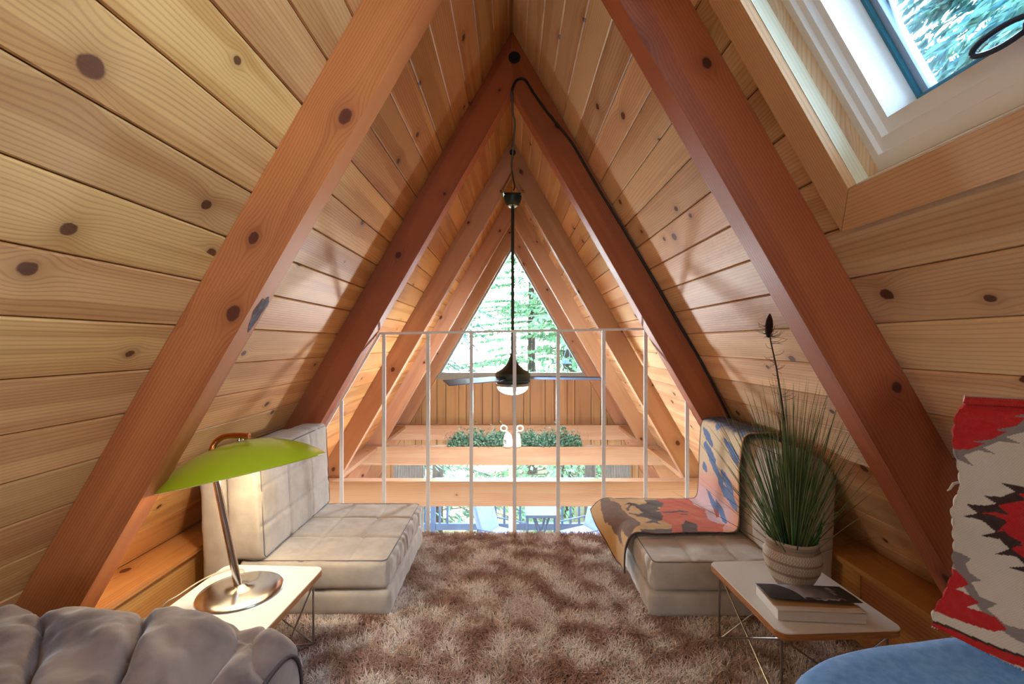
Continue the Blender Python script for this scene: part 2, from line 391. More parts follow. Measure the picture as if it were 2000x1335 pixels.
# ================================================================== SETTING
YB, YF = -1.7, 6.12       # back and front gable
LOFT_Y = 2.41; LOW = -2.4
T_END = (ZR-LOW)/SI
HOLE = (.355, .952, .30, 1.428)   # y0, y1, t0, t1 of the skylight well
def ceiling(name, s, pitch, phase, mat, hole=None):
    mb = MB(); t0 = phase - math.ceil(phase/pitch)*pitch; k = 0
    while t0 < T_END:
        a = max(t0, 0.0); b = min(t0+pitch, T_END); r = random.random()
        rects = [(a, b, YB, YF)]
        if hole and a < hole[3] and b > hole[2]:
            rects = []
            if a < hole[2]: rects.append((a, hole[2], YB, YF)); 
            if b > hole[3]: rects.append((hole[3], b, YB, YF))
            aa, bb = max(a, hole[2]), min(b, hole[3])
            rects += [(aa, bb, YB, hole[0]), (aa, bb, hole[1], YF)]
        ou = random.uniform(0, 50); ov = random.uniform(0, 50)
        for (a_, b_, y0, y1) in rects:
            c0 = .0035 if abs(a_-a) < 1e-6 else 0; c1 = .0035 if abs(b_-b) < 1e-6 else 0; g = .0012
            pr = [(a_+(g if c0 else 0), -.02), (a_+(g if c0 else 0), -c0*1.2), (a_+c0+g*(c0 > 0), 0), (b_-c1-g*(c1 > 0), 0), (b_-(g if c1 else 0), -c1*1.2), (b_-(g if c1 else 0), -.02)]
            for i in range(5):
                q = [SP(s, pr[i][0], y0, pr[i][1]), SP(s, pr[i+1][0], y0, pr[i+1][1]), SP(s, pr[i+1][0], y1, pr[i+1][1]), SP(s, pr[i][0], y1, pr[i][1])]
                base = len(mb.v); mb.v += q
                uv = [(y0+ou, pr[i][0]+ov), (y0+ou, pr[i+1][0]+ov), (y1+ou, pr[i+1][0]+ov), (y1+ou, pr[i][0]+ov)]
                idx = [base, base+1, base+2, base+3]
                if s > 0: idx = idx[::-1]; uv = uv[::-1]
                mb.face(idx, uv, r)
        t0 += pitch; k += 1
    segs = [(0, T_END, YB, YF)] if not hole else [(0, hole[2], YB, YF), (hole[3], T_END, YB, YF), (hole[2], hole[3], YB, hole[0]), (hole[2], hole[3], hole[1], YF)]
    for (a, b, y0, y1) in segs:
        A = [SP(s, a, y0, -.021), SP(s, b, y0, -.021), SP(s, b, y1, -.021), SP(s, a, y1, -.021)]
        B = [SP(s, a, y0, -.13), SP(s, b, y0, -.13), SP(s, b, y1, -.13), SP(s, a, y1, -.13)]
        mb.prism(A, B, (0, 1, 0), .2)
    if s < 0: mb.prism([Vector((0, YB, ZR+.002)), Vector((-.14, YB, ZR+.002-.14*K+.05)), Vector((0, YB, ZR+.3)), Vector((.14, YB, ZR+.002-.14*K+.05))], [Vector((0, YF, ZR+.002)), Vector((-.14, YF, ZR+.002-.14*K+.05)), Vector((0, YF, ZR+.3)), Vector((.14, YF, ZR+.002-.14*K+.05))], (0, 1, 0), .2)
    return struct(mb.build(name, mat))
ceiling('ceiling_left', -1, .1323, 1.489, 'pine_left')
ceiling('ceiling_right', 1, .1245, 1.505, 'pine_right', HOLE)

# loft floor and lower floor
mb = MB(); mb.box((-1.47, YB, -.20), (1.47, LOFT_Y, -.012)); struct(mb.build('floor', 'carpet_base'))
mb = MB(); mb.box((-2.9, YB, LOW-.15), (2.9, YF, LOW), r=.5); struct(mb.build('floor_lower', 'ledge_wood'))
# carpet pile
def carpet():
    n = 260000
    y = 1.0 + (LOFT_Y-1.0)*NPR.rand(n)**1.0; x = (NPR.rand(n)*2-1)*1.19
    inner = (np.abs(x) < np.clip(y*1.15+.1, 0, 1.19)); x = x[inner]; y = y[inner]; n = len(x)
    h = .012+.012*NPR.rand(n); w = .0009+.0009*NPR.rand(n); az = NPR.rand(n)*2*PI; lean = .5+1.1*NPR.rand(n)
    dx = np.cos(az); dy = np.sin(az)
    tx = x+dx*h*lean; ty = np.minimum(y+dy*h*lean, LOFT_Y+.012); tz = h*.9
    az2 = az+PI/2; wx = np.cos(az2)*w; wy = np.sin(az2)*w
    mx_ = x+dx*h*lean*.4; my_ = y+dy*h*lean*.4
    V = np.zeros((n, 5, 3), np.float32); zb = -.011
    V[:, 0] = np.stack([x-wx, y-wy, np.full(n, zb)], 1); V[:, 1] = np.stack([x+wx, y+wy, np.full(n, zb)], 1)
    V[:, 2] = np.stack([mx_+wx, my_+wy, tz*.6], 1); V[:, 3] = np.stack([mx_-wx, my_-wy, tz*.6], 1)
    V[:, 4] = np.stack([tx, ty, tz], 1)
    # colour: soft patches of cream, tan, brown and rose
    gx = np.arange(-1.3, 1.3, .02); gy = np.arange(.8, 2.5, .02)
    def field(sc, dz, octv=2):
        F = np.array([[mnoise.fractal(Vector((a*sc, b*sc, dz)), .7, 2.0, octv) for b in gy] for a in gx])
        return F
    def samp(F):
        i = np.clip((x+1.3)/.02, 0, len(gx)-1.01); j = np.clip((y-.8)/.02, 0, len(gy)-1.01)
        i0 = i.astype(int); j0 = j.astype(int); fi = i-i0; fj = j-j0
        return F[i0, j0]*(1-fi)*(1-fj)+F[i0+1, j0]*fi*(1-fj)+F[i0, j0+1]*(1-fi)*fj+F[i0+1, j0+1]*fi*fj
    a = samp(field(10.5, 1.3, 3)); b = samp(field(13.0, 7.7, 2)); c = samp(field(24, 3.1, 2))
    cream = np.array(srgb(250, 244, 238)[:3]); tan = np.array(srgb(224, 204, 184)[:3]); brown = np.array(srgb(158, 120, 104)[:3]); rose = np.array(srgb(206, 172, 160)[:3])
    k = np.clip(.64+a*.95+c*.5+(NPR.rand(n)-.5)*.35, 0, 1)[:, None]; k2 = np.clip(.5+b*1.4+(NPR.rand(n)-.5)*.3, 0, 1)[:, None]
    colr = brown*(1-k)+(tan*(1-k2)+rose*k2)*k
    hi = np.clip((k-.62)*1.6, 0, .7); colr = colr*(1-hi)+cream*hi
    colr = colr*(.85+.45*NPR.rand(n)[:, None])
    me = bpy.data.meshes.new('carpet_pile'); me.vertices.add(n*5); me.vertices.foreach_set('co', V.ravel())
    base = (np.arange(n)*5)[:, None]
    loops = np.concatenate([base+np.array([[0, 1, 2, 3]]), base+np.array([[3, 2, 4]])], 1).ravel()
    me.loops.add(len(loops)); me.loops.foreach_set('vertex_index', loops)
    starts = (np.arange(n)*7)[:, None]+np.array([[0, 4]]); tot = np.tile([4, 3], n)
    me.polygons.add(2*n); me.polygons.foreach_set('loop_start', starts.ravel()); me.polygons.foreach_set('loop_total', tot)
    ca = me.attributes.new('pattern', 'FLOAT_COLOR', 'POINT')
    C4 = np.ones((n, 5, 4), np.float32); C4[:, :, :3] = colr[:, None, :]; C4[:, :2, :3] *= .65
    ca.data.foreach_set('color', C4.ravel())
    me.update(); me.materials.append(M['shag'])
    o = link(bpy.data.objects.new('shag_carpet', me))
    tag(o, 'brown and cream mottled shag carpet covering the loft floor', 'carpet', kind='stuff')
carpet()

# rafters
def rafter(name, s, y0, y1, zb, label, mat='fir_beam', dep=.148, group='sloping rafters of the A-frame roof', knots=None):
    def line(off):
        return [(0, ZR-off/CO), (s*((ZR-off/CO-zb)/K), zb)]
    o_, i_ = line(.001), line(dep)
    A = [(o_[0][0]+s*.0005, y0, o_[0][1]), (i_[0][0]+s*.0005, y0, i_[0][1]), (i_[1][0], y0, zb), (o_[1][0], y0, zb)]
    B = [(p[0], y1, p[2]) for p in A]
    mb = MB(); mb.prism(A, B, (s*CO, 0, -SI))
    root = thing(name, label, 'rafter', (A[3][0], y0, zb), group)
    mb.build('beam', mat, root, bevel=.005); return root
RY = [(1.195, 1.265, 1.105, 1.175), (2.31, 2.40, 2.31, 2.40), (3.53, 3.61, 3.53, 3.61), (4.75, 4.83, 4.75, 4.83), (5.97, 6.05, 5.97, 6.05)]
nm = ['nearest', 'second', 'third', 'fourth', 'farthest']
desc = ['orange-brown rafter with a chipped pale knot, reaching down behind the brown armchair',
        'dark reddish rafter rising behind the left floor sofa, beside the white railing',
        'light brown rafter just beyond the railing, left slope, above the front tie beam',
        'light brown rafter, fourth from camera on the left slope, above the middle tie beam',
        'farthest rafter on the left, framing the left edge of the triangular window']
descR = ['wide dark red rafter nearest on the right, between skylight and potted grass',
         'dark reddish rafter with black cord along it, behind the right sofa',
         'light brown rafter just beyond the railing, right slope, above the front tie beam',
         'light brown rafter, fourth from camera on the right slope, above the middle tie beam',
         'farthest rafter on the right, framing the right edge of the triangular window']
RAF = {}
for i, (a, b, c, d) in enumerate(RY):
    zb = .001 if i < 2 else LOW+.001
    RAF[('l', i)] = rafter('rafter', -1, a, b, zb, desc[i], ['fir_warm', 'fir_red', 'fir_beam', 'fir_beam', 'fir_beam'][i])
    RAF[('r', i)] = rafter('rafter', 1, c, d, zb, descR[i], 'fir_red' if i < 2 else 'fir_beam')
# chipped bluish knot on the near left rafter's lower face
def chip():
    mb = MB(); c0 = P(497, 610, 1.243); s = -1
    # centre on the inner face of the left rafter
    z = c0.z; x = -((ZR-.148/CO-z)/K); nrm = Vector((SI, 0, -CO)); along = Vector((-CO, 0, -SI))
    C = Vector((x, 1.238, z)); n = 28; ctr = len(mb.v); mb.v.append(C+nrm*.0015)
    for ring, rr, hh in ((1, .55, .002), (2, 1, .0006)):
        for k in range(n):
            a = 2*PI*k/n; w = 1+.18*math.sin(3*a+1)+.1*math.sin(7*a)
            mb.v.append(C+along*(.05*rr*w*math.cos(a))+Vector((0, .021*rr*w*math.sin(a), 0))+nrm*hh)
    for k in range(n):
        k2 = (k+1) % n; mb.face((ctr, ctr+1+k, ctr+1+k2)); mb.face((ctr+1+k, ctr+1+n+k, ctr+1+n+k2, ctr+1+k2))
    o = mb.build('chipped_knot', 'knot_blue', RAF[('l', 0)], smooth=0); o['label'] = 'splintered blue-grey knot'
mottled('knot_blue', srgb(120, 120, 136), srgb(96, 60, 48), 45, .7, bstr=.8, bd=.004, stretch=(1, 1, .5))
chip()
def bolt(root, x, y, z, r=.02, s=-1):
    mb = MB(); Mx = Matrix.Rotation(PI/2, 4, 'X')
    mb.lathe([(0, 0), (r*1.5, 0), (r*1.5, .003), (r*.9, .004), (r*.8, .011), (0, .012)], (x, y, z), 16, Mx); mb.build('bolt', 'dark_bolt', root, smooth=35)
bolt(RAF[('r', 1)], .012, 2.308, P(1003, 113, 2.31).z, .02)
bolt(RAF[('r', 2)], .005, 3.528, P(1002, 298, 3.53).z, .016)
# tie beams
TB = [(3.435, 3.525, 'thick pale tie beam nearest the loft, just beyond the railing'), (4.655, 4.745, 'middle tie beam carrying the leafy garland'), (5.875, 5.965, 'farthest tie beam, behind the garland')]
for (y0, y1, lab) in TB:
    zt = -.03 if y0 < 4 else -.045; zb = zt-.185
    root = thing('tie_beam', lab, 'beam', (0, y0, zb), 'horizontal tie beams across the A-frame')
    mb = MB(); xt = .9+(1-zt)/K-.005; xb = xt+.01
    A = [(-xt, y0, zt), (xt, y0, zt), (xb+.09, y0, zb), (-xb-.09, y0, zb)]; mb.prism(A, [(p[0], y1, p[2]) for p in A], (1, 0, 0))
    mb.build('beam', 'fir_tie', root, bevel=.006)
    if y0 > 4:
        for sx in (-1, 1): bolt(root, sx*(1.51 if y0 < 5 else 1.55), y0-.001, zt-.1, .026)
# wall plates (little ledges at tie level between far rafters)
k = 1
for s in (-1, 1):
    for (a, b) in ((3.62, 4.65), (4.84, 5.87)):
        mb = MB(); z1 = -.05; z0 = -.085
        x = lambda z: .9+(1-z)/K-.003
        A = [(s*1.36, a, z0), (s*1.36, a, z1), (s*x(z1), a, z1), (s*x(z0), a, z0)]
        mb.prism(A, [(p[0], b, p[2]) for p in A], (0, 1, 0)); struct(mb.build('trim_%d' % k, 'fir_beam', bevel=.003)); k += 1

# front gable wall of upright boards, with the door opening
ZS = .585
def gable(name, y0, y1, openings, top, mat, widths):
    mb = MB(); x = -2.86; i = 0; ff = -1
    while x < 2.86:
        w = widths[i % len(widths)]; i += 1; x1 = min(x+w, 2.86); r = random.random(); g = .0035
        for part in openings(x, x1):
            za, zb = part
            def roof(q): return min(zb, ZR-abs(q)*K-.003)
            xs = [x+g, x1-g]
            if xs[0] < 0 < xs[1]: xs = [xs[0], 0, xs[1]]
            tops = [roof(q) for q in xs]
            if max(tops) <= za: continue
            pts = [(xs[0], za)]+[(xs[-1], za)]+[(q, max(tq, za+.001)) for q, tq in zip(xs[::-1], tops[::-1])]
            A = [(p[0], y0, p[1]) for p in pts]; B = [(p[0], y1, p[1]) for p in pts]
            mb.prism(A, B, (0, 0, 1), r)
        x = x1
    return mb
DX0, DX1, DZ = -1.50, 1.50, -.42
def op_front(x, x1):
    m = (x+x1)/2
    return [(DZ, ZS)] if DX0 < m < DX1 else [(LOW, ZS)]
wd = [.145, .085, .20, .12, .17, .10, .215, .13, .09, .18]
mb = gable('wall_front', 6.10, 6.135, op_front, ZS, 'panel_wood', wd)
# dark backing seen in the grooves, thickness of the wall
for (xa, xb, za, zb) in ((-1.09, 1.09, DZ+.002, ZS-.002), (-2.85, -1.5, LOW, -1.0), (1.5, 2.85, LOW, -1.0), (-1.9, -1.5, -1.0, -.45), (1.5, 1.9, -1.0, -.45), (-1.6, 1.6, -.418, -.25), (-1.42, 1.42, -.252, .06), (-1.25, 1.25, .058, .28)):
    mb.box((xa, 6.165, za), (xb, 6.24, zb), (0, 0, 1), 0)
struct(mb.build('wall_front', 'panel_wood'))
# triangular window
def tri_window():
    root = bpy.data.objects.new('window_1', None); link(root); root.location = (0, 6.1, .59); BASE[root.name] = Vector((0, 6.1, .59)); root['kind'] = 'structure'
    z0 = ZS; apex = ZR-.148/CO+.02; hw = (apex-z0)/K
    def tri(ins, y):
        zb = z0+ins; za = apex-ins/CO
        h = (za-zb)/K; return [(-h, y, zb), (h, y, zb), (0, y, za)]
    mb = MB(); O, I = tri(-.03, 6.055), tri(.03, 6.055); O2 = [(p[0], 6.16, p[2]) for p in O]; I2 = [(p[0], 6.16, p[2]) for p in I]
    for i in range(3):
        j = (i+1) % 3
        mb.prism([O[i], O[j], I[j], I[i]], [O2[i], O2[j], I2[j], I2[i]], (1, 0, 0))
    mb.build('window_frame', 'grey_frame', root)
    mb = MB(); G = tri(.026, 6.10); mb.prism(G, [(p[0], 6.106, p[2]) for p in G], (1, 0, 0)); mb.build('window_glass', 'window_glass', root)
    mb = MB(); mb.box((-hw-.02, 6.06, z0-.06), (hw+.02, 6.098, z0-.031), (1, 0, 0)); mb.build('window_sill', 'grey_frame', root, bevel=.003)
tri_window()
# glazed door / low windows
root = bpy.data.objects.new('door_1', None); link(root); root.location = (0, 6.15, LOW); BASE[root.name] = Vector((0, 6.15, LOW)); root['kind'] = 'structure'
mb = MB()
for (xa, xb, za, zb) in ((DX0, DX0+.06, LOW, DZ), (DX1-.06, DX1, LOW, DZ), (DX0, DX1, DZ-.06, DZ), (DX0, DX1, LOW, LOW+.07), (-.045, .05, LOW, DZ)):
    mb.box((xa+.0, 6.14, za), (xb, 6.21, zb-.001), (0, 0, 1))
mb.build('door_frame', 'white_paint', root, bevel=.004)
mb = MB(); mb.box((DX0+.05, 6.17, LOW+.06), (-.04, 6.176, DZ-.05)); mb.box((.045, 6.17, LOW+.06), (DX1-.05, 6.176, DZ-.05)); mb.build('door_glass', 'window_glass', root)
# curtains
for (xa, xb, lab) in ((-1.56, -1.16, 'grey pleated curtain drawn to the left of the lower glass door'), (1.21, 1.56, 'grey pleated curtain drawn to the right of the lower glass door')):
    mb = MB(); n = 120
    def cf(u, v, xa=xa, xb=xb): return (xa+(xb-xa)*u, 6.076+.013*math.sin(u*2*PI*11)+.003*math.sin(v*5+u*9), LOW+.03+(DZ-.06-LOW)*v)
    mb.grid(cf, n, 8); o = mb.build('curtain', 'curtain_cloth', smooth=0, solid=.002)
    tag(o, lab, 'curtain', 'curtains of the lower glass door')
# back gable behind the camera; its window is added to let in fill daylight
def op_back(x, x1):
    m = (x+x1)/2
    return [(-.2, .7), (1.4, 3)] if -.3 < m < .31 else [(-.2, 3)]
mb = gable('wall_back', -1.70, -1.66, op_back, 3, 'panel_wood', [.15])
struct(mb.build('wall_back', 'pine_left'))
root = bpy.data.objects.new('window_3', None); link(root); root.location = (0, -1.7, .45); BASE[root.name] = Vector((0, -1.7, .45)); root['kind'] = 'structure'
mb = MB()
for (xa, xb, za, zb) in ((-.36, -.26, .68, 1.42), (.26, .36, .68, 1.42), (-.26, .26, .68, .74), (-.26, .26, 1.36, 1.42)): mb.box((xa, -1.70, za), (xb, -1.65, zb))
mb.build('window_frame', 'white_vinyl', root)
mb = MB(); mb.box((-.34, -1.69, .7), (.34, -1.684, 1.4)); mb.build('window_glass', 'window_glass', root)

# ---------------------------------------------------------------- skylight
plain('latch_metal', srgb(70, 88, 116), .3, .8)
def skylight():
    y0, y1, t0, t1 = HOLE
    root = bpy.data.objects.new('window_2', None); link(root); L = SP(1, t1, (y0+y1)/2); root.location = L; BASE[root.name] = L; root['kind'] = 'structure'
    def ring(mb, oy0, oy1, ot0, ot1, iy0, iy1, it0, it1, fa, fb, mitre=True):
        """four mitred pieces between an outer and an inner rectangle on the slope, from offset fa to fb"""
        O = [(oy0, ot0), (oy1, ot0), (oy1, ot1), (oy0, ot1)]; I = [(iy0, it0), (iy1, it0), (iy1, it1), (iy0, it1)]
        for i in range(4):
            j = (i+1) % 4; q = [O[i], O[j], I[j], I[i]]
            A = [SP(1, p[1], p[0], fa) for p in q]; B = [SP(1, p[1], p[0], fb) for p in q]
            mb.prism(A, B, (A[1]-A[0]), .5)
    tw = .078
    for (q, lab) in ((0, 'upper'), (1, 'far'), (2, 'lower'), (3, 'near')):
        mb = MB(); g = .0012
        O = [(y0-tw, t0-tw), (y1+tw, t0-tw), (y1+tw, t1+tw*1.05), (y0-tw, t1+tw*1.05)]; I = [(y0, t0), (y1, t0), (y1, t1), (y0, t1)]
        i = q; j = (q+1) % 4; qq = [O[i], O[j], I[j], I[i]]
        # tiny mitre gap
        c = (sum(p[0] for p in qq)/4, sum(p[1] for p in qq)/4); d = (O[j][0]-O[i][0], O[j][1]-O[i][1]); dl = math.hypot(*d); d = (d[0]/dl*g, d[1]/dl*g)
        qq = [(O[i][0]+d[0], O[i][1]+d[1]), (O[j][0]-d[0], O[j][1]-d[1]), (I[j][0]-d[0], I[j][1]-d[1]), (I[i][0]+d[0], I[i][1]+d[1])]
        A = [SP(1, p[1], p[0], .0005) for p in qq]; B = [SP(1, p[1], p[0], .019) for p in qq]
        mb.prism(A, B, A[1]-A[0], .5); mb.build('trim_board', 'trim_wood', root, bevel=.0025)
    th = .02
    mb = MB(); ring(mb, y0-th, y1+th, t0-th, t1+th, y0+.001, y1-.001, t0+.001, t1-.001, .0002, -.028); mb.build('lining_board', 'pale_wood', root)
    mb = MB(); ring(mb, y0-th, y1+th, t0-th, t1+th, y0-.003, y1+.003, t0-.003, t1+.003, -.0285, -.13); mb.build('lining_board', 'pale_wood', root)
    # vinyl sash in steps
    steps = [(0.0, .016, -.055), (.014, .030, -.066), (.028, .045, -.082)]
    for (a, b, f) in steps:
        mb = MB(); k = 1.95
        ring(mb, y0+a-.002, y1-a+.002, t0+a*k-.002, t1-a*k+.002, y0+b, y1-b, t0+b*k, t1-b*k, f, -.17); mb.build('sash', 'white_vinyl', root, bevel=.003)
    b = .045; k = 1.95
    mb = MB(); ring(mb, y0+b-.003, y1-b+.003, t0+b*k-.003, t1-b*k+.003, y0+b+.007, y1-b-.007, t0+b*k+.006, t1-b*k-.006, -.150, -.158); mb.build('gasket', 'gasket', root)
    mb = MB(); ring(mb, y0+b-.003, y1-b+.003, t0+b*k-.003, t1-b*k+.003, y0+b+.020, y1-b-.020, t0+b*k+.008, t1-b*k-.008, -.1585, -.18); mb.build('outer_frame', 'frame_blue', root)
    mb = MB(); q = [(y0+b, t0+b*k), (y1-b, t0+b*k), (y1-b, t1-b*k), (y0+b, t1-b*k)]
    mb.prism([SP(1, p[1], p[0], -.1625) for p in q], [SP(1, p[1], p[0], -.1645) for p in q], (0, 1, 0)); mb.build('window_glass', 'skylight_glass', root)
    # latch loop on the lower sash
    mb = MB(); C = SP(1, 1.337, .655, -.045); ex = Vector((0, 1, 0)); ey = (SP(1, 0, 0)-SP(1, 1, 0)).normalized()
    nn_ = Vector((-SI, 0, -CO)); ring_ = []
    for i in range(25):
        a = 2*PI*i/24; ring_.append(C+ex*(.034*math.cos(a))+ey*(.012*math.sin(a)+.010)+nn_*(.004+.01*math.cos(a)))
    mb.tube(ring_, .0042, 8, caps=False); mb.build('latch', 'latch_metal', root, smooth=0)
    mb = MB(); mb.tube([C-ex*.03, C-ex*.08], [.013, .010], 12); mb.build('latch_base', 'latch_metal', root, smooth=40)
skylight()

# ---------------------------------------------------------------- side ledges
def ledge(s, y0, y1, lab):
    root = thing('knee_ledge', lab, 'ledge', (s*1.2, y0, 0), 'low wooden ledges along the eaves')
    zt = .235; x = lambda z: .9+(1-z)/K-.004
    mb = MB(); A = [(s*1.178, y0, zt-.02), (s*1.178, y0, zt), (s*x(zt), y0, zt), (s*x(zt-.02), y0, zt-.02)]
    mb.prism(A, [(p[0], y1, p[2]) for p in A], (0, 1, 0)); mb.build('top_board', 'ledge_wood', root, bevel=.005)
    ys = [y0, y0+(y1-y0)*.36, y1] if s > 0 else [y0, y1]
    for i in range(len(ys)-1):
        mb = MB(); mb.box((min(s*1.2, s*1.218), ys[i]+.004, .002), (max(s*1.2, s*1.218), ys[i+1]-.004, zt-.03), (0, 1, 0)); mb.build('front_panel', 'ledge_wood', root, bevel=.002)
    mb = MB(); mb.box((min(s*1.222, s*1.24), y0+.002, .002), (max(s*1.222, s*1.24), y1-.002, zt-.022), (0, 1, 0)); mb.build('backing', 'ledge_wood', root)
ledge(-1, 1.27, 2.305, 'golden pine ledge against the left slope, behind the lamp table')
ledge(1, 1.18, 2.305, 'shadowed pine ledge against the right slope, beside the book table')
for s, lab in ((1, 'r'),):
    mb = MB(); mb.box((1.14, .3, .002), (1.1995, 2.305, .016), (0, 1, 0), .9)
    tag(mb.build('floor_board', 'ledge_wood', bevel=.002), 'bare pine floor board between the carpet and right ledge', 'floorboard')

# ================================================================== FURNITURE HELPERS
def fbm(p, sc, seed=0.0): return mnoise.fractal(Vector((p[0]*sc+seed, p[1]*sc+seed*1.7, p[2]*sc-seed)), .8, 2.0, 3)
def softbox(lo, hi, r, puff=(.0, .0, .0), n=26, wr=.002, wsc=9, seed=0.0, disp=None, xf=None, exp=2.4):
    """rounded upholstered block; disp(p, normal, face) gives extra inward/outward metres"""
    mb = MB(); lo = Vector(lo); hi = Vector(hi); c = (lo+hi)/2; h = (hi-lo)/2; cache = {}
    L = [h[i]*2 for i in range(3)]; mx_ = max(L)
    ns = [max(8, int(n*L[i]/mx_)) for i in range(3)]
    def place(q, ax, sg):
        key = (round(q[0], 5), round(q[1], 5), round(q[2], 5))
        if key in cache: return cache[key]
        p = Vector((q[0]*h[0], q[1]*h[1], q[2]*h[2])); inner = Vector([max(-(h[i]-r), min(h[i]-r, p[i])) for i in range(3)])
        d = p-inner
        nrm = d.normalized() if d.length > 1e-9 else Vector([sg if i == ax else 0 for i in range(3)])
        if d.length > 1e-9:
            m = (abs(d.x)**exp+abs(d.y)**exp+abs(d.z)**exp)**(1/exp); d = d*(r/m) if m > 0 else d
            # keep flats flat
            mm = max(abs(d.x), abs(d.y), abs(d.z))
        w = inner+d
        for i in range(3):
            a, b = (i+1) % 3, (i+2) % 3
            k = max(0, 1-q[a]**2)*max(0, 1-q[b]**2)
            if abs(q[i]) > .999: w[i] += math.copysign(puff[i]*k**.6, q[i])
        w += c
        if wr: w += nrm*(fbm(w, wsc, seed)*wr)
        if disp: w += nrm*disp(w, nrm)
        if xf: w = xf(w)
        mb.v.append(w); cache[key] = len(mb.v)-1; return cache[key]
    def cs(k, m):
        t = -1+2*k/m; return math.sin(t*PI/2)*.35+t*.65
    for ax in range(3):
        a, b = (ax+1) % 3, (ax+2) % 3
        for sg in (-1, 1):
            na, nb = ns[a], ns[b]; g = [[0]*(nb+1) for _ in range(na+1)]
            for i in range(na+1):
                for j in range(nb+1):
                    q = [0, 0, 0]; q[ax] = sg; q[a] = cs(i, na); q[b] = cs(j, nb); g[i][j] = place(q, ax, sg)
            for i in range(na):
                for j in range(nb):
                    f = (g[i][j], g[i+1][j], g[i+1][j+1], g[i][j+1]); mb.face(f if sg > 0 else f[::-1])
    return mb
def seam(d, w=.007, depth=.006): return -depth*math.exp(-(d/w)**2)
def piping(root, pts, mat='suede_seam', r=.0017, name='piping'):
    mb = MB(); mb.tube(pts, r, 6); return mb.build(name, mat, root, smooth=0)
def rectpath(lo, hi, ax, r=.012, m=5):
    """rounded rectangle loop in the plane perpendicular to axis ax through lo[ax]==hi[ax]"""
    a, b = [(1, 2), (0, 2), (0, 1)][ax]; out = []
    for (ca, cb, a0) in ((hi[a]-r, hi[b]-r, 0), (lo[a]+r, hi[b]-r, 90), (lo[a]+r, lo[b]+r, 180), (hi[a]-r, lo[b]+r, 270)):
        for k in range(m+1):
            t = math.radians(a0+90*k/m); p = [0, 0, 0]; p[ax] = lo[ax]; p[a] = ca+r*math.cos(t); p[b] = cb+r*math.sin(t); out.append(Vector(p))
    out.append(out[0].copy()); return out

# ---------------------------------------------------------------- floor sofas
def sofa(s, label):
    """modular foam floor seat, backs to the slope on side s"""
    xi = .445 if s < 0 else .50      # seat front
    xb = .905 if s < 0 else .955
    y0, y1 = (1.68, 2.298) if s < 0 else (1.668, 2.298)
    root = thing('floor_sofa', label, 'floor sofa', (s*.8, (y0+y1)/2, .003), 'low modular suede floor sofas')
    def X(a, b): return (min(s*a, s*b), max(s*a, s*b))
    def grids(w, nrm):
        d = 0
        if nrm.z > .7:
            for q in (y0+.21, y0+.42): d += seam(w.y-q)
            for q in (xi+.165, xi+.33): d += seam(abs(w.x)-q)
        d += .0012*math.sin(w.x*70+3*fbm(w, 3))*max(0, abs(nrm.y))*1.0
        return d
    a, b = X(xi, 1.12 if s < 0 else 1.165)
    mb = softbox((a, y0, .004), (b, y1, .098), .022, (0, .006, 0), n=46, wr=.002, seed=1.3*s, disp=lambda w, n: .0018*math.sin(w.y*85+6*fbm(w, 5))*(abs(n.x) > .6)); mb.build('base_cushion', 'suede', root, smooth=0)
    a, b = X(xi+.006, 1.0)
    mb = softbox((a, y0, .101), (b, y1, .204), .022, (.004, .008, .006), n=105, wr=.003, seed=2.9*s, disp=lambda w, n: grids(w, n)+.0025*math.sin(w.y*95+8*fbm(w, 6))*(1 if n.x*(-s) > .6 else 0))
    sc = mb.build('seat_cushion', 'suede', root, smooth=0)
    piping(sc, rectpath((a+.009, y0+.009, .2035), (b-.009, y1-.009, .2035), 2, .02))
    a, b = X(xb, xb+.125); top = .60
    def gb(w, nrm):
        d = 0
        if -s*nrm.x > .7:
            for q in (y0+.21, y0+.42): d += seam(w.y-q)
            for q in (.33, .47): d += seam(w.z-q)
        return d
    lean = lambda w: Vector((w.x+s*max(0, w.z-.2)*.05, w.y, w.z))
    mb = softbox((a, y0, .206), (b, y1, top), .02, (.006, .01, .006), n=95, wr=.004, seed=5.1*s, disp=gb, xf=lean); bc = mb.build('back_cushion', 'suede', root, smooth=0)
    fx = s*xb
    piping(bc, [lean(p) for p in rectpath((fx, y0+.008, .214), (fx, y1-.008, top-.008), 0, .016)])
    a, b = X(xb+.128, 1.138 if s < 0 else 1.172)
    def lean2(w):
        lim = .9+(1-w.z)/K-.012
        x = min(abs(w.x)+max(0, w.z-.2)*.05, lim); return Vector((s*x, w.y, w.z))
    mb = softbox((a, y0+.004, .10), (b, y1, .575), .03, (.0, .008, .004), n=46, wr=.003, seed=7.7*s, xf=lean2); mb.build('rear_cushion', 'suede', root, smooth=0)
    return root
sofa(-1, 'grey-taupe suede floor sofa on the left, behind the green-shaded lamp')
sofa(1, 'taupe suede floor sofa on the right with the horse-patterned throw over it')

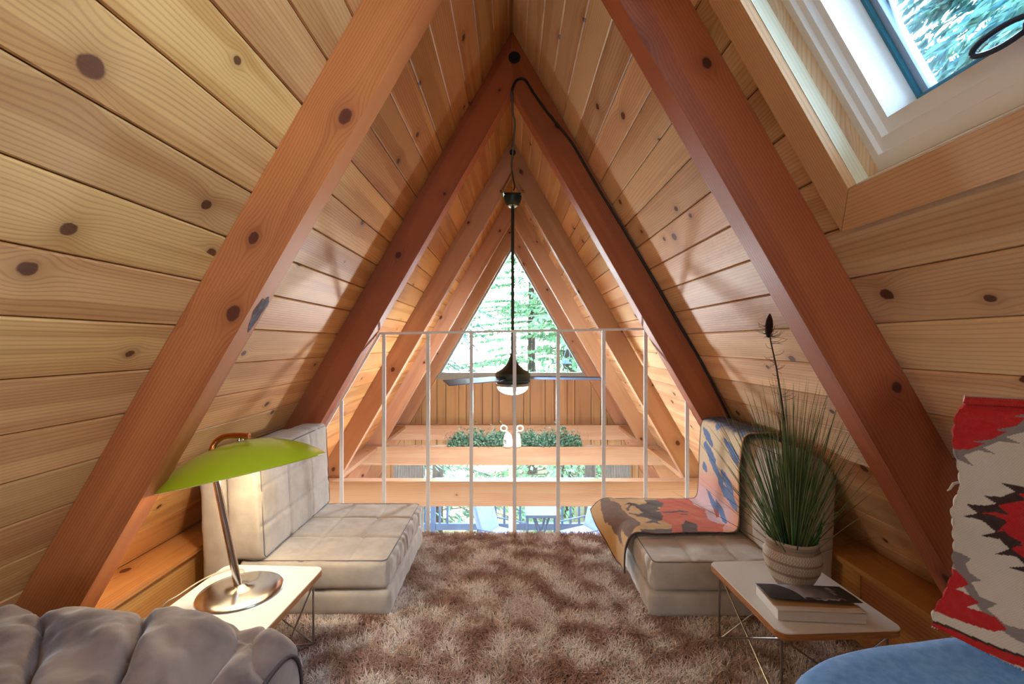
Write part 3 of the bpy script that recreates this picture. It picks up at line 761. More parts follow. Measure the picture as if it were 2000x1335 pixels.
# ---------------------------------------------------------------- patterned throw on the right sofa
def throw():
    yF, yN = 2.305, 1.885
    prof = [(1.10, .545), (1.095, .612), (1.06, .628), (1.0, .628), (.965, .622), (.948, .596), (.940, .50), (.935, .36), (.930, .27), (.918, .232), (.885, .2225), (.80, .2225), (.66, .2225), (.545, .2235), (.50, .221), (.474, .205), (.455, .17), (.446, .13), (.440, .095)]
    pts = [Vector(p) for p in prof]; cum = [0]
    for i in range(1, len(pts)): cum.append(cum[-1]+(pts[i]-pts[i-1]).length)
    L = cum[-1]
    def at(d):
        d = max(0, min(L-1e-6, d))
        for i in range(len(cum)-1):
            if cum[i+1] >= d: break
        f = (d-cum[i])/(cum[i+1]-cum[i]); p0 = pts[max(i-1, 0)]; p1 = pts[i]; p2 = pts[i+1]; p3 = pts[min(i+2, len(pts)-1)]
        return .5*((2*p1)+(p2-p0)*f+(2*p0-5*p1+4*p2-p3)*f*f+(3*p1-p0-3*p2+p3)*f**3)
    nu, nv = 300, 120; U = []; V_ = []
    def fn(u, v):
        d = u*L; p = at(d); y = yF+(yN-yF)*v
        hang = max(0, (d-(L-.16))/.16)
        e = .002*fbm((p.x, y, p.y), 14)
        x, z = p.x, p.y
        # the hanging flap swings out at the far corner and drops to a point at the near one
        x -= hang*.05*max(0, 1-v*1.4) ; z += hang*(.075*(1-v)-.02*v)*1.0; z -= hang*.03*math.exp(-((v-.72)/.16)**2); y -= hang*.03*v
        x -= hang*.015*math.sin(v*5)
        y += .006*math.sin(u*21+1)+.004*math.sin(u*47) if v in (1.0,) else (.006*math.sin(u*21+1))*v
        return Vector((x, y, z+e))
    mb = MB(); mb.grid(fn, nu, nv)
    uu = np.repeat(np.arange(nu+1)/nu, nv+1); vv = np.tile(np.arange(nv+1)/nv, nu+1); d = uu*L; w = vv*(yF-yN)
    c = np.zeros((len(uu), 4), np.float32); c[:, 3] = 1
    nz = np.array([mnoise.fractal(Vector((a*9, b*9, .3)), .8, 2, 3) for a, b in zip(d, w)]); nz2 = np.array([mnoise.fractal(Vector((a*26, b*26, 4.3)), .8, 2, 2) for a, b in zip(d, w)])
    cream = np.array(srgb(232, 214, 180)[:3]); pink = np.array(srgb(236, 178, 160)[:3]); org = np.array(srgb(222, 98, 52)[:3]); tan = np.array(srgb(214, 170, 104)[:3]); brn = np.array(srgb(120, 84, 58)[:3]); dkb = np.array(srgb(76, 48, 38)[:3]); blu = np.array(srgb(98, 130, 186)[:3]); nav = np.array(srgb(52, 66, 128)[:3]); pur = np.array(srgb(196, 150, 170)[:3])
    dd = d+nz*.03
    def ramp(stops):
        out = np.zeros((len(dd), 3)); xs = [s_[0] for s_ in stops]
        for k in range(3): out[:, k] = np.interp(dd, xs, [s_[1][k] for s_ in stops])
        return out
    dt = cum[5]; db = cum[9]; ds = cum[14]
    wj = w+nz2*.008; dj = d+nz2*.008
    def q_back(cx_, cy_):      # place on the upright part
        px, py = 1150+cx_/4.306, 800+cy_/4.306; y = .94*900/(px-1000); return dt+(.60-(1-(py-670)/900*y)), yF-y
    def q_seat(cx_, cy_):      # place on the seat part
        px, py = 1150+cx_/4.306, 800+cy_/4.306; y = .7775*900/(py-670); return db+(.918-(px-1000)/900*y), yF-y
    def fillq(fn_, poly, cc): m_ = inpoly(dj, wj, [fn_(*q) for q in poly]); col[m_] = cc
    def ramp(stops):
        out = np.zeros((len(dd), 3)); xs = [s_[0] for s_ in stops]
        for k in range(3): out[:, k] = np.interp(dd, xs, [s_[1][k] for s_ in stops])
        return out
    lil = np.array(srgb(222, 190, 196)[:3])
    col = ramp([(0, nav), (dt-.03, nav), (dt+.0, cream), (dt+.16, cream), (dt+.25, pink), (db-.05, lil), (db+.04, lil), (db+.12, pink), (db+.20, tan), (L, tan)])
    k_ = (np.clip((w-.30)/.10, 0, 1)*np.clip((d-dt-.12)/.1, 0, 1)*(d < db+.1))[:, None]; col = col*(1-k_*.8)+np.array(srgb(230, 150, 104)[:3])*k_*.8
    def blob(cu, cv, ru, rv, ang, colr, edge=.35):
        x = (d-cu); y = (w-cv); ca, sa = math.cos(ang), math.sin(ang); a = (x*ca+y*sa)/ru; b = (-x*sa+y*ca)/rv
        m = (a*a+b*b+nz2*edge*1.5) < 1; col[m] = colr
    for (bx_, by_, ru, rv) in ((1000, 225, .07, .02), (1020, 350, .085, .024), (1200, 345, .085, .02), (1270, 440, .05, .02), (1090, 510, .085, .02), (1175, 595, .075, .022), (1150, 655, .06, .022), (1215, 740, .07, .022), (1070, 770, .09, .018), (1150, 860, .08, .016), (985, 470, .03, .02), (1290, 200, .06, .04), (1060, 120, .03, .02)):
        cu, cv = q_back(bx_, by_); blob(cu, cv, ru, rv, 1.12, blu)
    fillq(q_seat, [(470, 700), (780, 700), (870, 790), (970, 850), (1000, 930), (1130, 975), (1110, 1060), (700, 1060), (690, 970), (610, 930), (590, 850), (600, 790)], org)
    fillq(q_seat, [(110, 700), (200, 775), (260, 790), (300, 850), (340, 900), (400, 930), (440, 970), (400, 1000), (340, 1040), (290, 1020), (262, 960), (240, 960), (215, 1010), (195, 950), (160, 890), (100, 850)], brn)
    for hp in ([(300, 805), (345, 785), (400, 792), (440, 800), (490, 790), (465, 762), (500, 758), (560, 768), (620, 785), (618, 815), (575, 830), (600, 850), (530, 852), (440, 848), (395, 818), (345, 800)],
               [(340, 868), (380, 876), (430, 880), (460, 872), (430, 848), (520, 838), (590, 862), (625, 892), (612, 930), (570, 945), (610, 962), (545, 955), (480, 952), (535, 930), (500, 912), (450, 905), (395, 890), (340, 880)],
               [(322, 830), (340, 806), (372, 796), (378, 806), (352, 818), (342, 850), (330, 852)], [(600, 862), (760, 858), (880, 880), (760, 866), (640, 872)], [(740, 850), (835, 856), (835, 864), (740, 860)], [(760, 880), (830, 884), (830, 889), (760, 886)],
               [(780, 965), (905, 965), (915, 1060), (780, 1060)], [(440, 1010), (700, 1000), (700, 1060), (440, 1060)], [(800, 940), (930, 970), (800, 968)]):
        fillq(q_seat, hp, dkb)
    fillq(q_seat, [(1065, 870), (1100, 880), (1095, 920), (1065, 915)], np.array(srgb(206, 84, 66)[:3]))
    e = (vv < .018) | (vv > .982) | (uu > .993); col[e] = np.array(srgb(84, 56, 50)[:3])
    e2 = (vv > .95) & (vv <= .982) & (dd < db); col[e2] = np.array(srgb(222, 160, 96)[:3])
    c[:, :3] = col; mb.col = c
    o = mb.build('throw_blanket', 'throw_cloth', smooth=0, solid=.006)
    tag(o, 'orange, tan and blue fleece throw with dark horses, draped over right sofa', 'throw')
throw()

# ---------------------------------------------------------------- wire-base side tables
def side_table(loc, rot, label):
    root = thing('side_table', label, 'side table', loc, 'low white side tables on wire bases', rot)
    hx, hy, r = .169, .197, .028
    def outline(ins, z):
        pts = []
        for (cx, cy, a0) in ((hx-r, hy-r, 0), (-hx+r, hy-r, 90), (-hx+r, -hy+r, 180), (hx-r, -hy+r, 270)):
            for k in range(9):
                a = math.radians(a0+90*k/8); pts.append((cx+(r-ins)*math.cos(a), cy+(r-ins)*math.sin(a), z))
        return pts
    mb = MB(); mb.prism(outline(.001, .2300), outline(.0, .2475), (1, 0, 0)); tp = mb.build('top_panel', 'plywood_edge', root, local=True, smooth=30)
    mb = MB(); mb.prism(outline(.0012, .2476), outline(.0018, .2500), (1, 0, 0)); mb.build('laminate', 'white_laminate', tp, local=True)
    lx, ly = .145, .165
    zt = .226
    C_ = [(-lx, -ly), (lx, -ly), (lx, ly), (-lx, ly)]
    for (x, y) in C_:
        mb = MB(); mb.tube([(x, y, .005), (x, y, zt+.003)], .0034, 8); mb.lathe([(0, .0), (.006, .0), (.006, .006), (.0, .008)], (x, y, .0), 10); mb.build('leg', 'steel_wire', root, local=True, smooth=40)
    mb = MB()
    for i in range(4):
        a, b = C_[i], C_[(i+1) % 4]; e = .006
        ox, oy = ((0, -.004), (.004, 0), (0, .004), (-.004, 0))[i]
        mb.tube([(a[0]+ox, a[1]+oy, .010), (b[0]+ox, b[1]+oy, zt-.008)], .0026, 6); mb.tube([(a[0]-ox, a[1]-oy, zt-.008), (b[0]-ox, b[1]-oy, .010)], .0026, 6)
    mb.build('cross_wires', 'steel_wire', root, local=True, smooth=40)
    mb = MB()
    for sy in (-1, 1): mb.tube([(-lx, sy*ly, zt), (lx, sy*ly, zt)], .003, 6)
    for sx in (-1, 1): mb.tube([(sx*lx, -ly, zt), (sx*lx, ly, zt)], .003, 6)
    mb.build('top_rails', 'steel_wire', root, local=True, smooth=40)
    return root
side_table((.848, 1.387, .004), math.radians(2.7), 'white side table on thin wire legs holding the potted grass and a book')
side_table((-.803, 1.352, .004), math.radians(-2.5), 'white side table on thin wire legs under the green-shaded lamp')
TZ = .2545

# ---------------------------------------------------------------- desk lamp
def lamp():
    bx, by = -.815, 1.385
    root = thing('table_lamp', 'chrome table lamp with a wide lime-green dish shade', 'lamp', (bx, by, TZ))
    mb = MB(); mb.lathe([(0, .0005), (.114, .0005), (.1165, .003), (.114, .006), (.09, .010), (.05, .0145), (.02, .017), (.014, .022), (0, .023)], (bx, by, TZ), 64); mb.build('base', 'brushed_chrome', root, smooth=50)
    A = Vector((bx-.008, by, TZ+.02)); B = Vector((bx-.088, by+.0, .655)); ctrl = [A]
    top = P(487, 851, 1.40)
    n = 10
    path = [A+(B-A)*(i/n) for i in range(n+1)]
    C1 = P(418, 868, 1.395); C2 = P(436, 853, 1.40); C3 = P(462, 850, 1.40)
    q = [path[-1], C1, C2, C3, top]
    for i in range(len(q)-1):
        p0 = q[max(i-1, 0)] if i else path[-3]; p1 = q[i]; p2 = q[i+1]; p3 = q[min(i+2, len(q)-1)]
        for k in range(1, 7):
            f = k/6; path.append(.5*((2*p1)+(p2-p0)*f+(2*p0-5*p1+4*p2-p3)*f*f+(3*p1-p0-3*p2+p3)*f**3))
    rr = [.0115-.003*min(1, i/14) for i in range(len(path))]
    mb = MB(); mb.tube(path[:13], rr[:13], 16); mb.build('stem', 'chrome', root, smooth=40)
    mb = MB(); mb.tube(path[12:], rr[12:], 14); o = mb.build('curved_arm', 'copper_tint', root, smooth=40); o['label'] = 'copper-toned curved arm'
    # dish shade
    L_, R_ = P(332, 953, 1.445), P(623, 889, 1.445); c = (L_+R_)/2; a = (R_-L_).normalized(); view = (c-Vector((0, 0, 1))).normalized()
    nrm = a.cross(view).normalized()
    if nrm.z < 0: nrm = -nrm
    nrm = Matrix.Rotation(math.radians(2.0), 3, a) @ nrm
    b = nrm.cross(a).normalized(); R = (R_-L_).length/2; h = .098
    Mx = Matrix((a, b, nrm)).transposed().to_4x4()
    prof = []; m = 22
    for i in range(m+1):
        t = i/m; rho = R*math.sin(t*PI/2); prof.append((rho, h*(1-(rho/R)**2.0)**.86 if t < 1 else 0))
    mb = MB(); mb.lathe([(max(p[0], .0), p[1]) for p in prof], c, 72, Mx); sh = mb.build('shade', 'green_enamel', root, smooth=0)
    inn = [(p[0]*.992, p[1]*.965-.0015) for p in prof]
    mb = MB(); mb.lathe(inn+[(R, 0)], c, 72, Mx); o = mb.build('shade_lining', 'shade_inside', sh, smooth=0)
    tp = c+nrm*(h+.002)
    mb = MB(); mb.lathe([(0, .016), (.006, .015), (.008, .009), (.006, .004), (.011, .002), (.011, -.002), (0, -.002)], tp, 16, Mx); mb.build('finial', 'chrome', root, smooth=40)
    mb = MB(); mb.tube([tp+nrm*.008, top], .004, 8); mb.build('pivot', 'chrome', root, smooth=40)
    bc = c+nrm*.045; mb = MB(); mb.lathe([(0, .022), (.014, .02), (.022, .006), (.024, -.008), (.017, -.022), (0, -.028)], bc, 20, Mx); mb.build('bulb', 'bulb_warm', root, smooth=0)
    mb = MB(); mb.lathe([(.0, .05), (.016, .05), (.016, .02), (0, .02)], bc, 16, Mx); mb.build('socket', 'chrome', root, smooth=40)
    add_light('lamp_bulb_light', 'POINT', bc-nrm*.045, 5.5, (1.0, .78, .50), .02)
    cp = [Vector((bx-.05, by+.105, TZ+.004)), Vector((bx-.07, by+.125, TZ+.006)), Vector((bx-.12, by+.12, TZ+.005)), Vector((bx-.152, by+.07, TZ+.005)), Vector((bx-.168, by-.02, TZ+.003)), Vector((bx-.20, by-.06, TZ-.03)), Vector((bx-.23, by-.06, .05)), Vector((bx-.26, by, .004+.003))]
    sm = []
    for i in range(len(cp)-1):
        p0 = cp[max(i-1, 0)]; p1 = cp[i]; p2 = cp[i+1]; p3 = cp[min(i+2, len(cp)-1)]
        for k in range(6):
            f = k/6; sm.append(.5*((2*p1)+(p2-p0)*f+(2*p0-5*p1+4*p2-p3)*f*f+(3*p1-p0-3*p2+p3)*f**3))
    mb = MB(); mb.tube(sm, .0022, 6); mb.build('power_cord', 'clear_cord', root, smooth=0)
lamp()

# ---------------------------------------------------------------- potted grass
def plant():
    cx, cy = .868, 1.428
    root = thing('potted_grass', 'tall artificial grass in a chevron-patterned clay pot', 'potted plant', (cx, cy, TZ))
    prof = [(0, .0), (.048, .0), (.056, .003), (.072, .022), (.088, .048), (.0965, .075), (.096, .095), (.088, .110), (.084, .116), (.0865, .122), (.087, .130), (.083, .136), (.077, .133), (.074, .12), (.07, .10), (0, .098)]
    # refine the profile
    prof = [(a*.835, b*1.07) for a, b in prof]
    q = []
    for i in range(len(prof)-1):
        for k in range(9): f = k/9; q.append((prof[i][0]*(1-f)+prof[i+1][0]*f, prof[i][1]*(1-f)+prof[i+1][1]*f))
    q.append(prof[-1]); n = 420
    mb = MB(); mb.lathe(q, (cx, cy, TZ), n)
    rr = np.repeat(np.array([p[0] for p in q]), n); zz = np.repeat(np.array([p[1] for p in q]), n); aa = np.tile(np.arange(n)/n, len(q)); outer = np.repeat(np.array([i < 9*10 for i in range(len(q))]), n)
    clay = np.array(srgb(176, 158, 142)[:3]); dk = np.array(srgb(146, 126, 110)[:3]); wh = np.array(srgb(214, 202, 188)[:3])
    c = np.zeros((len(rr), 4), np.float32); c[:, 3] = 1; c[:, :3] = clay
    bands = [(.024, .049), (.058, .083), (.092, .115)]
    inb = np.zeros(len(rr), bool)
    for (a, b) in bands:
        m = (zz > a) & (zz < b); inb |= m; fr_ = (zz-a)/(b-a)*2 % 1
        ph_ = (aa*62 + np.abs(fr_-.5)*1.3) % 1
        c[m & outer & (ph_ < .36), :3] = wh
    c[(~inb) & outer, :3] = dk*1.05
    mb.col = c; mb.build('pot', 'clay', root, smooth=0)
    mb = MB(); mb.lathe([(0, .104), (.058, .110)], (cx, cy, TZ), 24); mb.build('moss', 'moss_fill', root)
    rng = random.Random(5)
    def blade(mb, base, tip, bend, w, seg=7, r=.5):
        d = tip-base; side = Vector((rng.uniform(-1, 1), rng.uniform(-1, 1), .0)).normalized(); b0 = len(mb.v)
        for i in range(seg+1):
            t = i/seg; p = base+d*t+bend*(t*t-t)*-1.0; ww = w*(1-t)**.6*.5+.0002
            mb.v.append(p-side*ww); mb.v.append(p+side*ww)
        for i in range(seg): q_ = b0+2*i; mb.face((q_, q_+1, q_+3, q_+2), None, r)
    mb = MB(); c0 = Vector((cx, cy, TZ+.10))
    for i in range(360):
        a = rng.uniform(0, 2*PI); rad = abs(rng.gauss(0, .42)); rad = min(rad, 1.0)
        b = c0+Vector((math.cos(a), math.sin(a), 0))*(.010+.042*rad)
        ln = rng.uniform(.30, .56)*(1-.15*rad); sp_ = .03+.29*rad+rng.uniform(-.03, .03)
        zz_ = math.sqrt(max(.02, ln*ln-sp_*sp_)); tip = b+Vector((math.cos(a)*sp_, math.sin(a)*sp_*.8, zz_))
        lim = .9+(1-tip.z)/K-.02
        tip.y = max(tip.y, 1.20)
        if tip.x > lim: tip.x = lim-rng.uniform(0, .02)
        blade(mb, b, tip, Vector((-math.cos(a), -math.sin(a), .6))*rng.uniform(.0, .07), rng.uniform(.0022, .0042), 7, rng.random())
    for (dx, dy, zt) in ((-.33, .0, .22), (.24, -.05, .24), (.25, .02, .14), (-.26, -.04, .30), (.28, .02, .34), (.20, -.12, .10), (-.22, .05, .42)):
        tp = c0+Vector((dx, dy, zt-.10)); tp.x = min(tp.x, .9+(1-tp.z)/K-.03)
        blade(mb, c0+Vector((dx*.1, dy*.1, 0)), tp, Vector((0, 0, .28)), .0028, 9, rng.uniform(.5, 1))
    o = mb.build('grass_blades', 'grass_leaf', root); o['kind'] = 'stuff'
    mb = MB()
    for i in range(34):
        a = rng.uniform(0, 2*PI); b = c0+Vector((math.cos(a), math.sin(a), 0))*rng.uniform(.02, .06); ln = rng.uniform(.08, .17)
        blade(mb, b, b+Vector((math.cos(a)*.03, math.sin(a)*.03, ln)), Vector((0, 0, .01)), rng.uniform(.007, .012), 5, rng.random())
    o = mb.build('young_leaves', 'grass_young', root); o['kind'] = 'stuff'; o['label'] = 'short bright green leaves at the base'
    # tall flowering stem with curled filaments and a dark bud
    pth = [P(1545, 1045, 1.46), P(1540, 900, 1.455), P(1528, 790, 1.45), P(1516, 715, 1.45), P(1505, 665, 1.45), P(1502, 640, 1.45)]
    mb = MB(); mb.tube(pth, [.003, .003, .0028, .0024, .002, .002], 8); st = mb.build('flower_stem', 'feather_leaf', root, smooth=0)
    mb = MB(); bc = P(1502, 636, 1.45); ax = Matrix.Rotation(math.radians(4), 4, 'Y')
    mb.lathe([(0, .040), (.004, .034), (.009, .02), (.0115, .0), (.010, -.02), (.005, -.034), (0, -.038)], bc, 14, ax); mb.build('bud', 'bud_dark', st, smooth=0)
    mb = MB()
    for i in range(70):
        t = rng.random(); k = min(len(pth)-2, int(1.6+t*3.4)); f = rng.random(); p = pth[k]*(1-f)+pth[k+1]*f
        if i < 12: p = bc+Vector((0, 0, rng.uniform(-.04, .0)))
        a = rng.uniform(0, 2*PI); rad = rng.uniform(.015, .045); pp = []
        for j in range(9):
            th = j/8*rng.uniform(1.2, 1.9); pp.append(p+Vector((math.cos(a), math.sin(a)*.6, 0))*(rad*math.sin(th*.8)*1.2)+Vector((0, 0, rad*(1-math.cos(th*.8))*.6*(1 if i % 3 else -.4))))
        mb.tube(pp, [.0009-.00007*j for j in range(9)], 4, caps=False)
    o = mb.build('filaments', 'feather_leaf', st); o['kind'] = 'stuff'
    mb = MB()
    for i in range(10):
        a = rng.uniform(0, 2*PI); b = bc+Vector((0, 0, -.032)); blade(mb, b, b+Vector((math.cos(a)*.014, math.sin(a)*.014, rng.uniform(.0, .03))), Vector((0, 0, 0)), .005, 3, rng.random())
    mb.build('calyx', 'calyx_teal', st)
plain('bud_dark', srgb(40, 24, 34), .8); plain('calyx_teal', srgb(58, 124, 116), .7); plain('moss_fill', srgb(44, 56, 34), .95)
plant()

# ---------------------------------------------------------------- book
def book():
    root = thing('book', 'thick paperback with a dark sea photograph on its cover, on the right table', 'book', (.832, 1.296, TZ), None, math.radians(-4.5))
    hw, hd, h = .113, .067, .029
    mb = MB(); mb.box((-hw+.001, -hd+.001, .0015), (hw-.001, hd-.003, h-.0015), (1, 0, 0)); mb.build('pages', 'paper_edge', root, local=True)
    def cover(u, v): return Vector((-hw+2*hw*u, -hd+2*hd*v, h-.001+.0015*math.sin(u*PI)+(.004*max(0, u-.8)/.2 if v < .3 else 0)))
    mb = MB(); nu, nv = 60, 40; mb.grid(cover, nu, nv); uu = np.repeat(np.arange(nu+1)/nu, nv+1); vv = np.tile(np.arange(nv+1)/nv, nu+1)
    c = np.ones((len(uu), 4), np.float32); c[:, :3] = srgb(196, 160, 122)[:3]; c[vv < .16, :3] = srgb(232, 228, 222)[:3]
    mb.col = c; mb.build('back_jacket', 'printed_cover', root, local=True, smooth=0, solid=.0008)
    # loose front cover with the photograph, lifted and curling
    def jack(u, v):
        x = -hw-.001+(2*hw+.012)*u; y = hd+.001-(.092+.012*u)*v
        z = h+.0018+.0075*math.sin(v*PI*.5)*(1-.35*math.sin(u*PI))+.003*u*v
        return Vector((x, y, z))
    mb = MB(); nu, nv = 150, 90; mb.grid(jack, nu, nv); uu = np.repeat(np.arange(nu+1)/nu, nv+1); vv = np.tile(np.arange(nv+1)/nv, nu+1)
    c = np.ones((len(uu), 4), np.float32); nz = np.array([mnoise.fractal(Vector((a*14, b*5, 2)), .8, 2, 3) for a, b in zip(uu, vv)])
    dark = np.array(srgb(34, 38, 50)[:3]); sea = np.array(srgb(112, 122, 140)[:3]); pale = np.array(srgb(190, 198, 212)[:3]); teal = np.array(srgb(40, 58, 62)[:3])
    col = np.zeros((len(uu), 3)); k = np.clip((uu-.35)/.4, 0, 1)[:, None]
    col[:] = pale*(1-k)+sea*k; k2 = np.clip((uu-.68)/.18, 0, 1)[:, None]; col = col*(1-k2)+teal*k2
    arc = (uu < .36+.05*np.sqrt(np.clip(vv, 0, 1))-.14*(1-vv)**3); col[arc] = dark; col[(vv > .80+nz*.06) & (uu > .42) & (uu < .6)] = dark
    col[(vv > .90+nz*.05)] = dark*1.2; col[(vv > .84+nz*.05) & (vv < .9+nz*.08) & (uu > .5) & (uu < .85)] = pale
    # pale script running down the right-hand side
    for (a, b, t_) in ((.80, .10, .018), (.80, .38, .018), (.825, .12, .012)):
        ln = .22 if t_ > .015 else .3
        m = (np.abs(uu-(a+(vv-b)*.06)) < t_*.8) & (vv > b) & (vv < b+ln) & (np.sin(vv*150) > -.2); col[m] = np.array([.75, .76, .78])
    c[:, :3] = col*(.9+.2*nz[:, None]); mb.col = c; mb.build('front_cover', 'printed_cover', root, local=True, smooth=0, solid=.0008)
book()

# ---------------------------------------------------------------- brown suede armchair, near left
def armchair():
    root = thing('lounge_chair', 'brown suede lounge chair with pleated back, cropped at the lower left', 'armchair', (-.80, .6, .003))
    def disp(w, n):
        d = 0
        # pleats run from the crest to the near side
        for (xt, xb, dep) in ((-1.03, -.69, .034), (-.80, -.575, .036), (-.575, -.495, .016)):
            t = (1.0-w.y)/.34; xx = xt+(xb-xt)*t+.012*math.sin(t*6)
            q = w.x-xx; d -= dep*math.exp(-(abs(q)/.009)**1.1)*min(1, max(.25, t*2.2+.25)); d += .009*math.exp(-((q-.05)/.05)**2)+.007*math.exp(-((q+.06)/.04)**2)
        d += (.012*fbm(w, 5, 3.1)+.0035*fbm(w, 15, 8.1))*(n.z > -.2)
        # soft diagonal drag lines
        d += .005*math.sin((w.x*.7+w.y)*42+3*fbm(w, 4, 1))*max(0, n.z)
        if w.z > .3: d -= .052*max(0, min(1, (w.x+.66)/.13))**1.3*max(0, n.z)
        d -= .010*(1-min(1, 3.5*abs(fbm((w.x+w.y*.6, w.y*.5-w.x*.3, 0), 6, 5.5))))*(n.z > -.2)
        return d
    mb = softbox((-1.13, .64, .14), (-.44, .995, .453), .085, (.0, .0, .0), n=130, wr=.0, disp=disp, exp=2.1)
    bk = mb.build('backrest', 'suede_brown', root, smooth=0)
    mb = softbox((-1.12, -.05, .16), (-.45, .63, .34), .06, (.0, .0, .03), n=40, wr=.008, wsc=5, exp=2.2); mb.build('seat_cushion', 'suede_brown', root, smooth=0)
    mb = softbox((-1.13, -.06, .012), (-.44, .98, .15), .03, (0, 0, 0), n=40, wr=.004); mb.build('base', 'suede_brown', root, smooth=0)
    # rounded end panel with piping
    loop = []
    for i in range(33):
        a = 2*PI*i/32; loop.append(Vector((-.431, .815+.128*math.copysign(abs(math.cos(a))**.75, math.cos(a)), .285+.122*math.copysign(abs(math.sin(a))**.75, math.sin(a)))))
    mb = MB(); ctr = Vector((-.424, .815, .285)); b0 = 0; mb.v.append(ctr)
    for f, xo in ((.55, .004), (.9, .0), (1.0, -.006)):
        for p in loop[:-1]: q = ctr+(p-ctr)*f; q.x = -.428+xo; mb.v.append(q)
    for k in range(32):
        k2 = (k+1) % 32; mb.face((0, 1+k, 1+k2)); mb.face((1+k, 33+k, 33+k2, 1+k2)); mb.face((33+k, 65+k, 65+k2, 33+k2))
    mb.build('end_panel', 'suede_brown', bk, smooth=0); piping(bk, loop, 'suede_brown_seam', .004)
armchair()

# ---------------------------------------------------------------- blue felt chair, near right
def blue_chair():
    root = thing('felt_chair', 'blue felt chair with red Navajo-style rug on its back, cropped lower right', 'chair', (.70, .55, .003))
    # seat shell: outline points, world xy
    out = [(.405, .655), (.432, .705), (.475, .737), (.53, .764), (.61, .787), (.70, .802), (.79, .815), (.87, .80), (.93, .74), (.95, .64), (.93, .48), (.88, .34), (.78, .27), (.62, .26), (.49, .31), (.42, .42), (.395, .54)]
    pts = [Vector((a, b)) for a, b in out]; sm = []
    for i in range(len(pts)):
        p0, p1, p2, p3 = pts[i-1], pts[i], pts[(i+1) % len(pts)], pts[(i+2) % len(pts)]
        for k in range(5): f = k/5; sm.append(.5*((2*p1)+(p2-p0)*f+(2*p0-5*p1+4*p2-p3)*f*f+(3*p1-p0-3*p2+p3)*f**3))
    c = Vector((.68, .56)); n = len(sm); rings = [(1.0, .435), (1.012, .452), (1.01, .47), (.99, .4815), (.95, .488), (.86, .4895), (.6, .484), (.3, .480), (.001, .478)]
    rings = [(.001, .41), (.7, .412), (.93, .42)]+rings
    mb = MB()
    for (f, z) in rings:
        for p in sm: q = c+(p-c)*f; mb.v.append(Vector((q.x, q.y, z+.0)))
    for i in range(len(rings)-1):
        for k in range(n): k2 = (k+1) % n; mb.face((i*n+k, i*n+k2, (i+1)*n+k2, (i+1)*n+k))
    mb.build('seat', 'felt_blue', root, smooth=0)
    # backrest, curved, under the rug
    A = Vector((.785, .762)); B = Vector((.882, .668)); d = (B-A).normalized(); nn = Vector((-d.y, d.x))
    if nn.x < 0: nn = -nn
    def bf(u, v):
        p = A+(B-A)*u; z = .46+.425*v; t = .03*math.sin(u*PI); p = p+nn*(.022+t*.4)
        return Vector((p.x, p.y, z-.02*abs(2*u-1)**3))
    mb = MB(); mb.grid(bf, 20, 20); mb.build('backrest', 'felt_blue', root, smooth=0, solid=.022)
    for (x, y) in ((.48, .66), (.86, .72), (.86, .38), (.52, .36)):
        mb = MB(); q = c+(Vector((x, y))-c)*.8; mb.tube([(q.x, q.y, .42), (x+(x-c.x)*.12, y+(y-c.y)*.12, .004)], [.013, .009], 12); mb.build('leg', 'steel_wire', root, smooth=40)
    # rug over the back
    ax, ay = .733, .800; ex, ey = d.x, d.y
    def topix(a, z): x = ax+ex*a; y = ay+ey*a; return x, y
    def px2(px, py):   # photo pixel -> (a, z) on the flat plane of the rug
        kx = (px-1000)/900.0; a = (kx*ay-ax)/(ex-kx*ey); y = ay+ey*a; return a, 1-(py-670)/900.0*y
    edge = [(790, 1884), (800, 1873), (815, 1866), (840, 1862), (870, 1862), (900, 1871), (925, 1874), (950, 1876), (962, 1868), (990, 1859), (1020, 1861), (1050, 1864), (1075, 1862), (1100, 1863), (1115, 1861), (1150, 1845), (1175, 1830), (1185, 1822), (1205, 1824)]
    el = [px2(x, y) for (y, x) in edge]; el.sort(key=lambda q: q[1])
    ez = [q[1] for q in el]; ea = [q[0] for q in el]
    nu, nv = 150, 260; a1 = .20; ztop = px2(1884, 788)[1]
    hem_pts = [px2(1824, 1207), px2(1880, 1232), px2(1940, 1262), px2(2000, 1290)]
    ha = [q[0] for q in hem_pts]+[.30]; hz = [q[1] for q in hem_pts]+[hem_pts[-1][1]+(hem_pts[-1][1]-hem_pts[0][1])*.7]
    GA = []; GZ = []
    def rf(u, v):
        # v 0 hem .. .86 top fold .. 1 down behind
        vf = min(v/.9, 1.0)
        zt = ztop-.0
        a_ = None
        zz = 0
        # iterate for the hem height at this a
        a = u*a1; z0 = float(np.interp(a, ha, hz)); zz = z0+(zt-z0)*vf
        a = float(np.interp(zz, ez, ea)); a = a+(a1-a)*u; z0 = float(np.interp(a, ha, hz)); zz = z0+(zt-z0)*vf
        GA.append(a); GZ.append(zz if v <= .9 else 2*zt-zz+ (v-.9)*2)
        bulge = .006*math.sin(a*28+1+zz*4)+.004*math.sin(zz*21)+.006*fbm((a, zz, 0), 9)
        bot = max(0, 1-(zz-z0)/.16); bulge -= .02*bot*bot
        p = Vector((ax+ex*a, ay+ey*a, zz)); off = -.004+bulge
        if v > .9:
            t = (v-.9)/.1; ang = min(1, t*2)*PI; p.z = zt+.010*math.sin(ang)-max(0, t-.5)*.16; off = -.004+bulge*(1-t)+(1-math.cos(ang))*.5*.052
        elif vf > .93: off += .012*((vf-.93)/.07)**2
        if u == 0.0: off += .001*math.sin(zz*160)
        p.x += nn.x*off; p.y += nn.y*off
        return p
    mb = MB(); mb.grid(rf, nu, nv); ga = np.array(GA); gz = np.array(GZ)
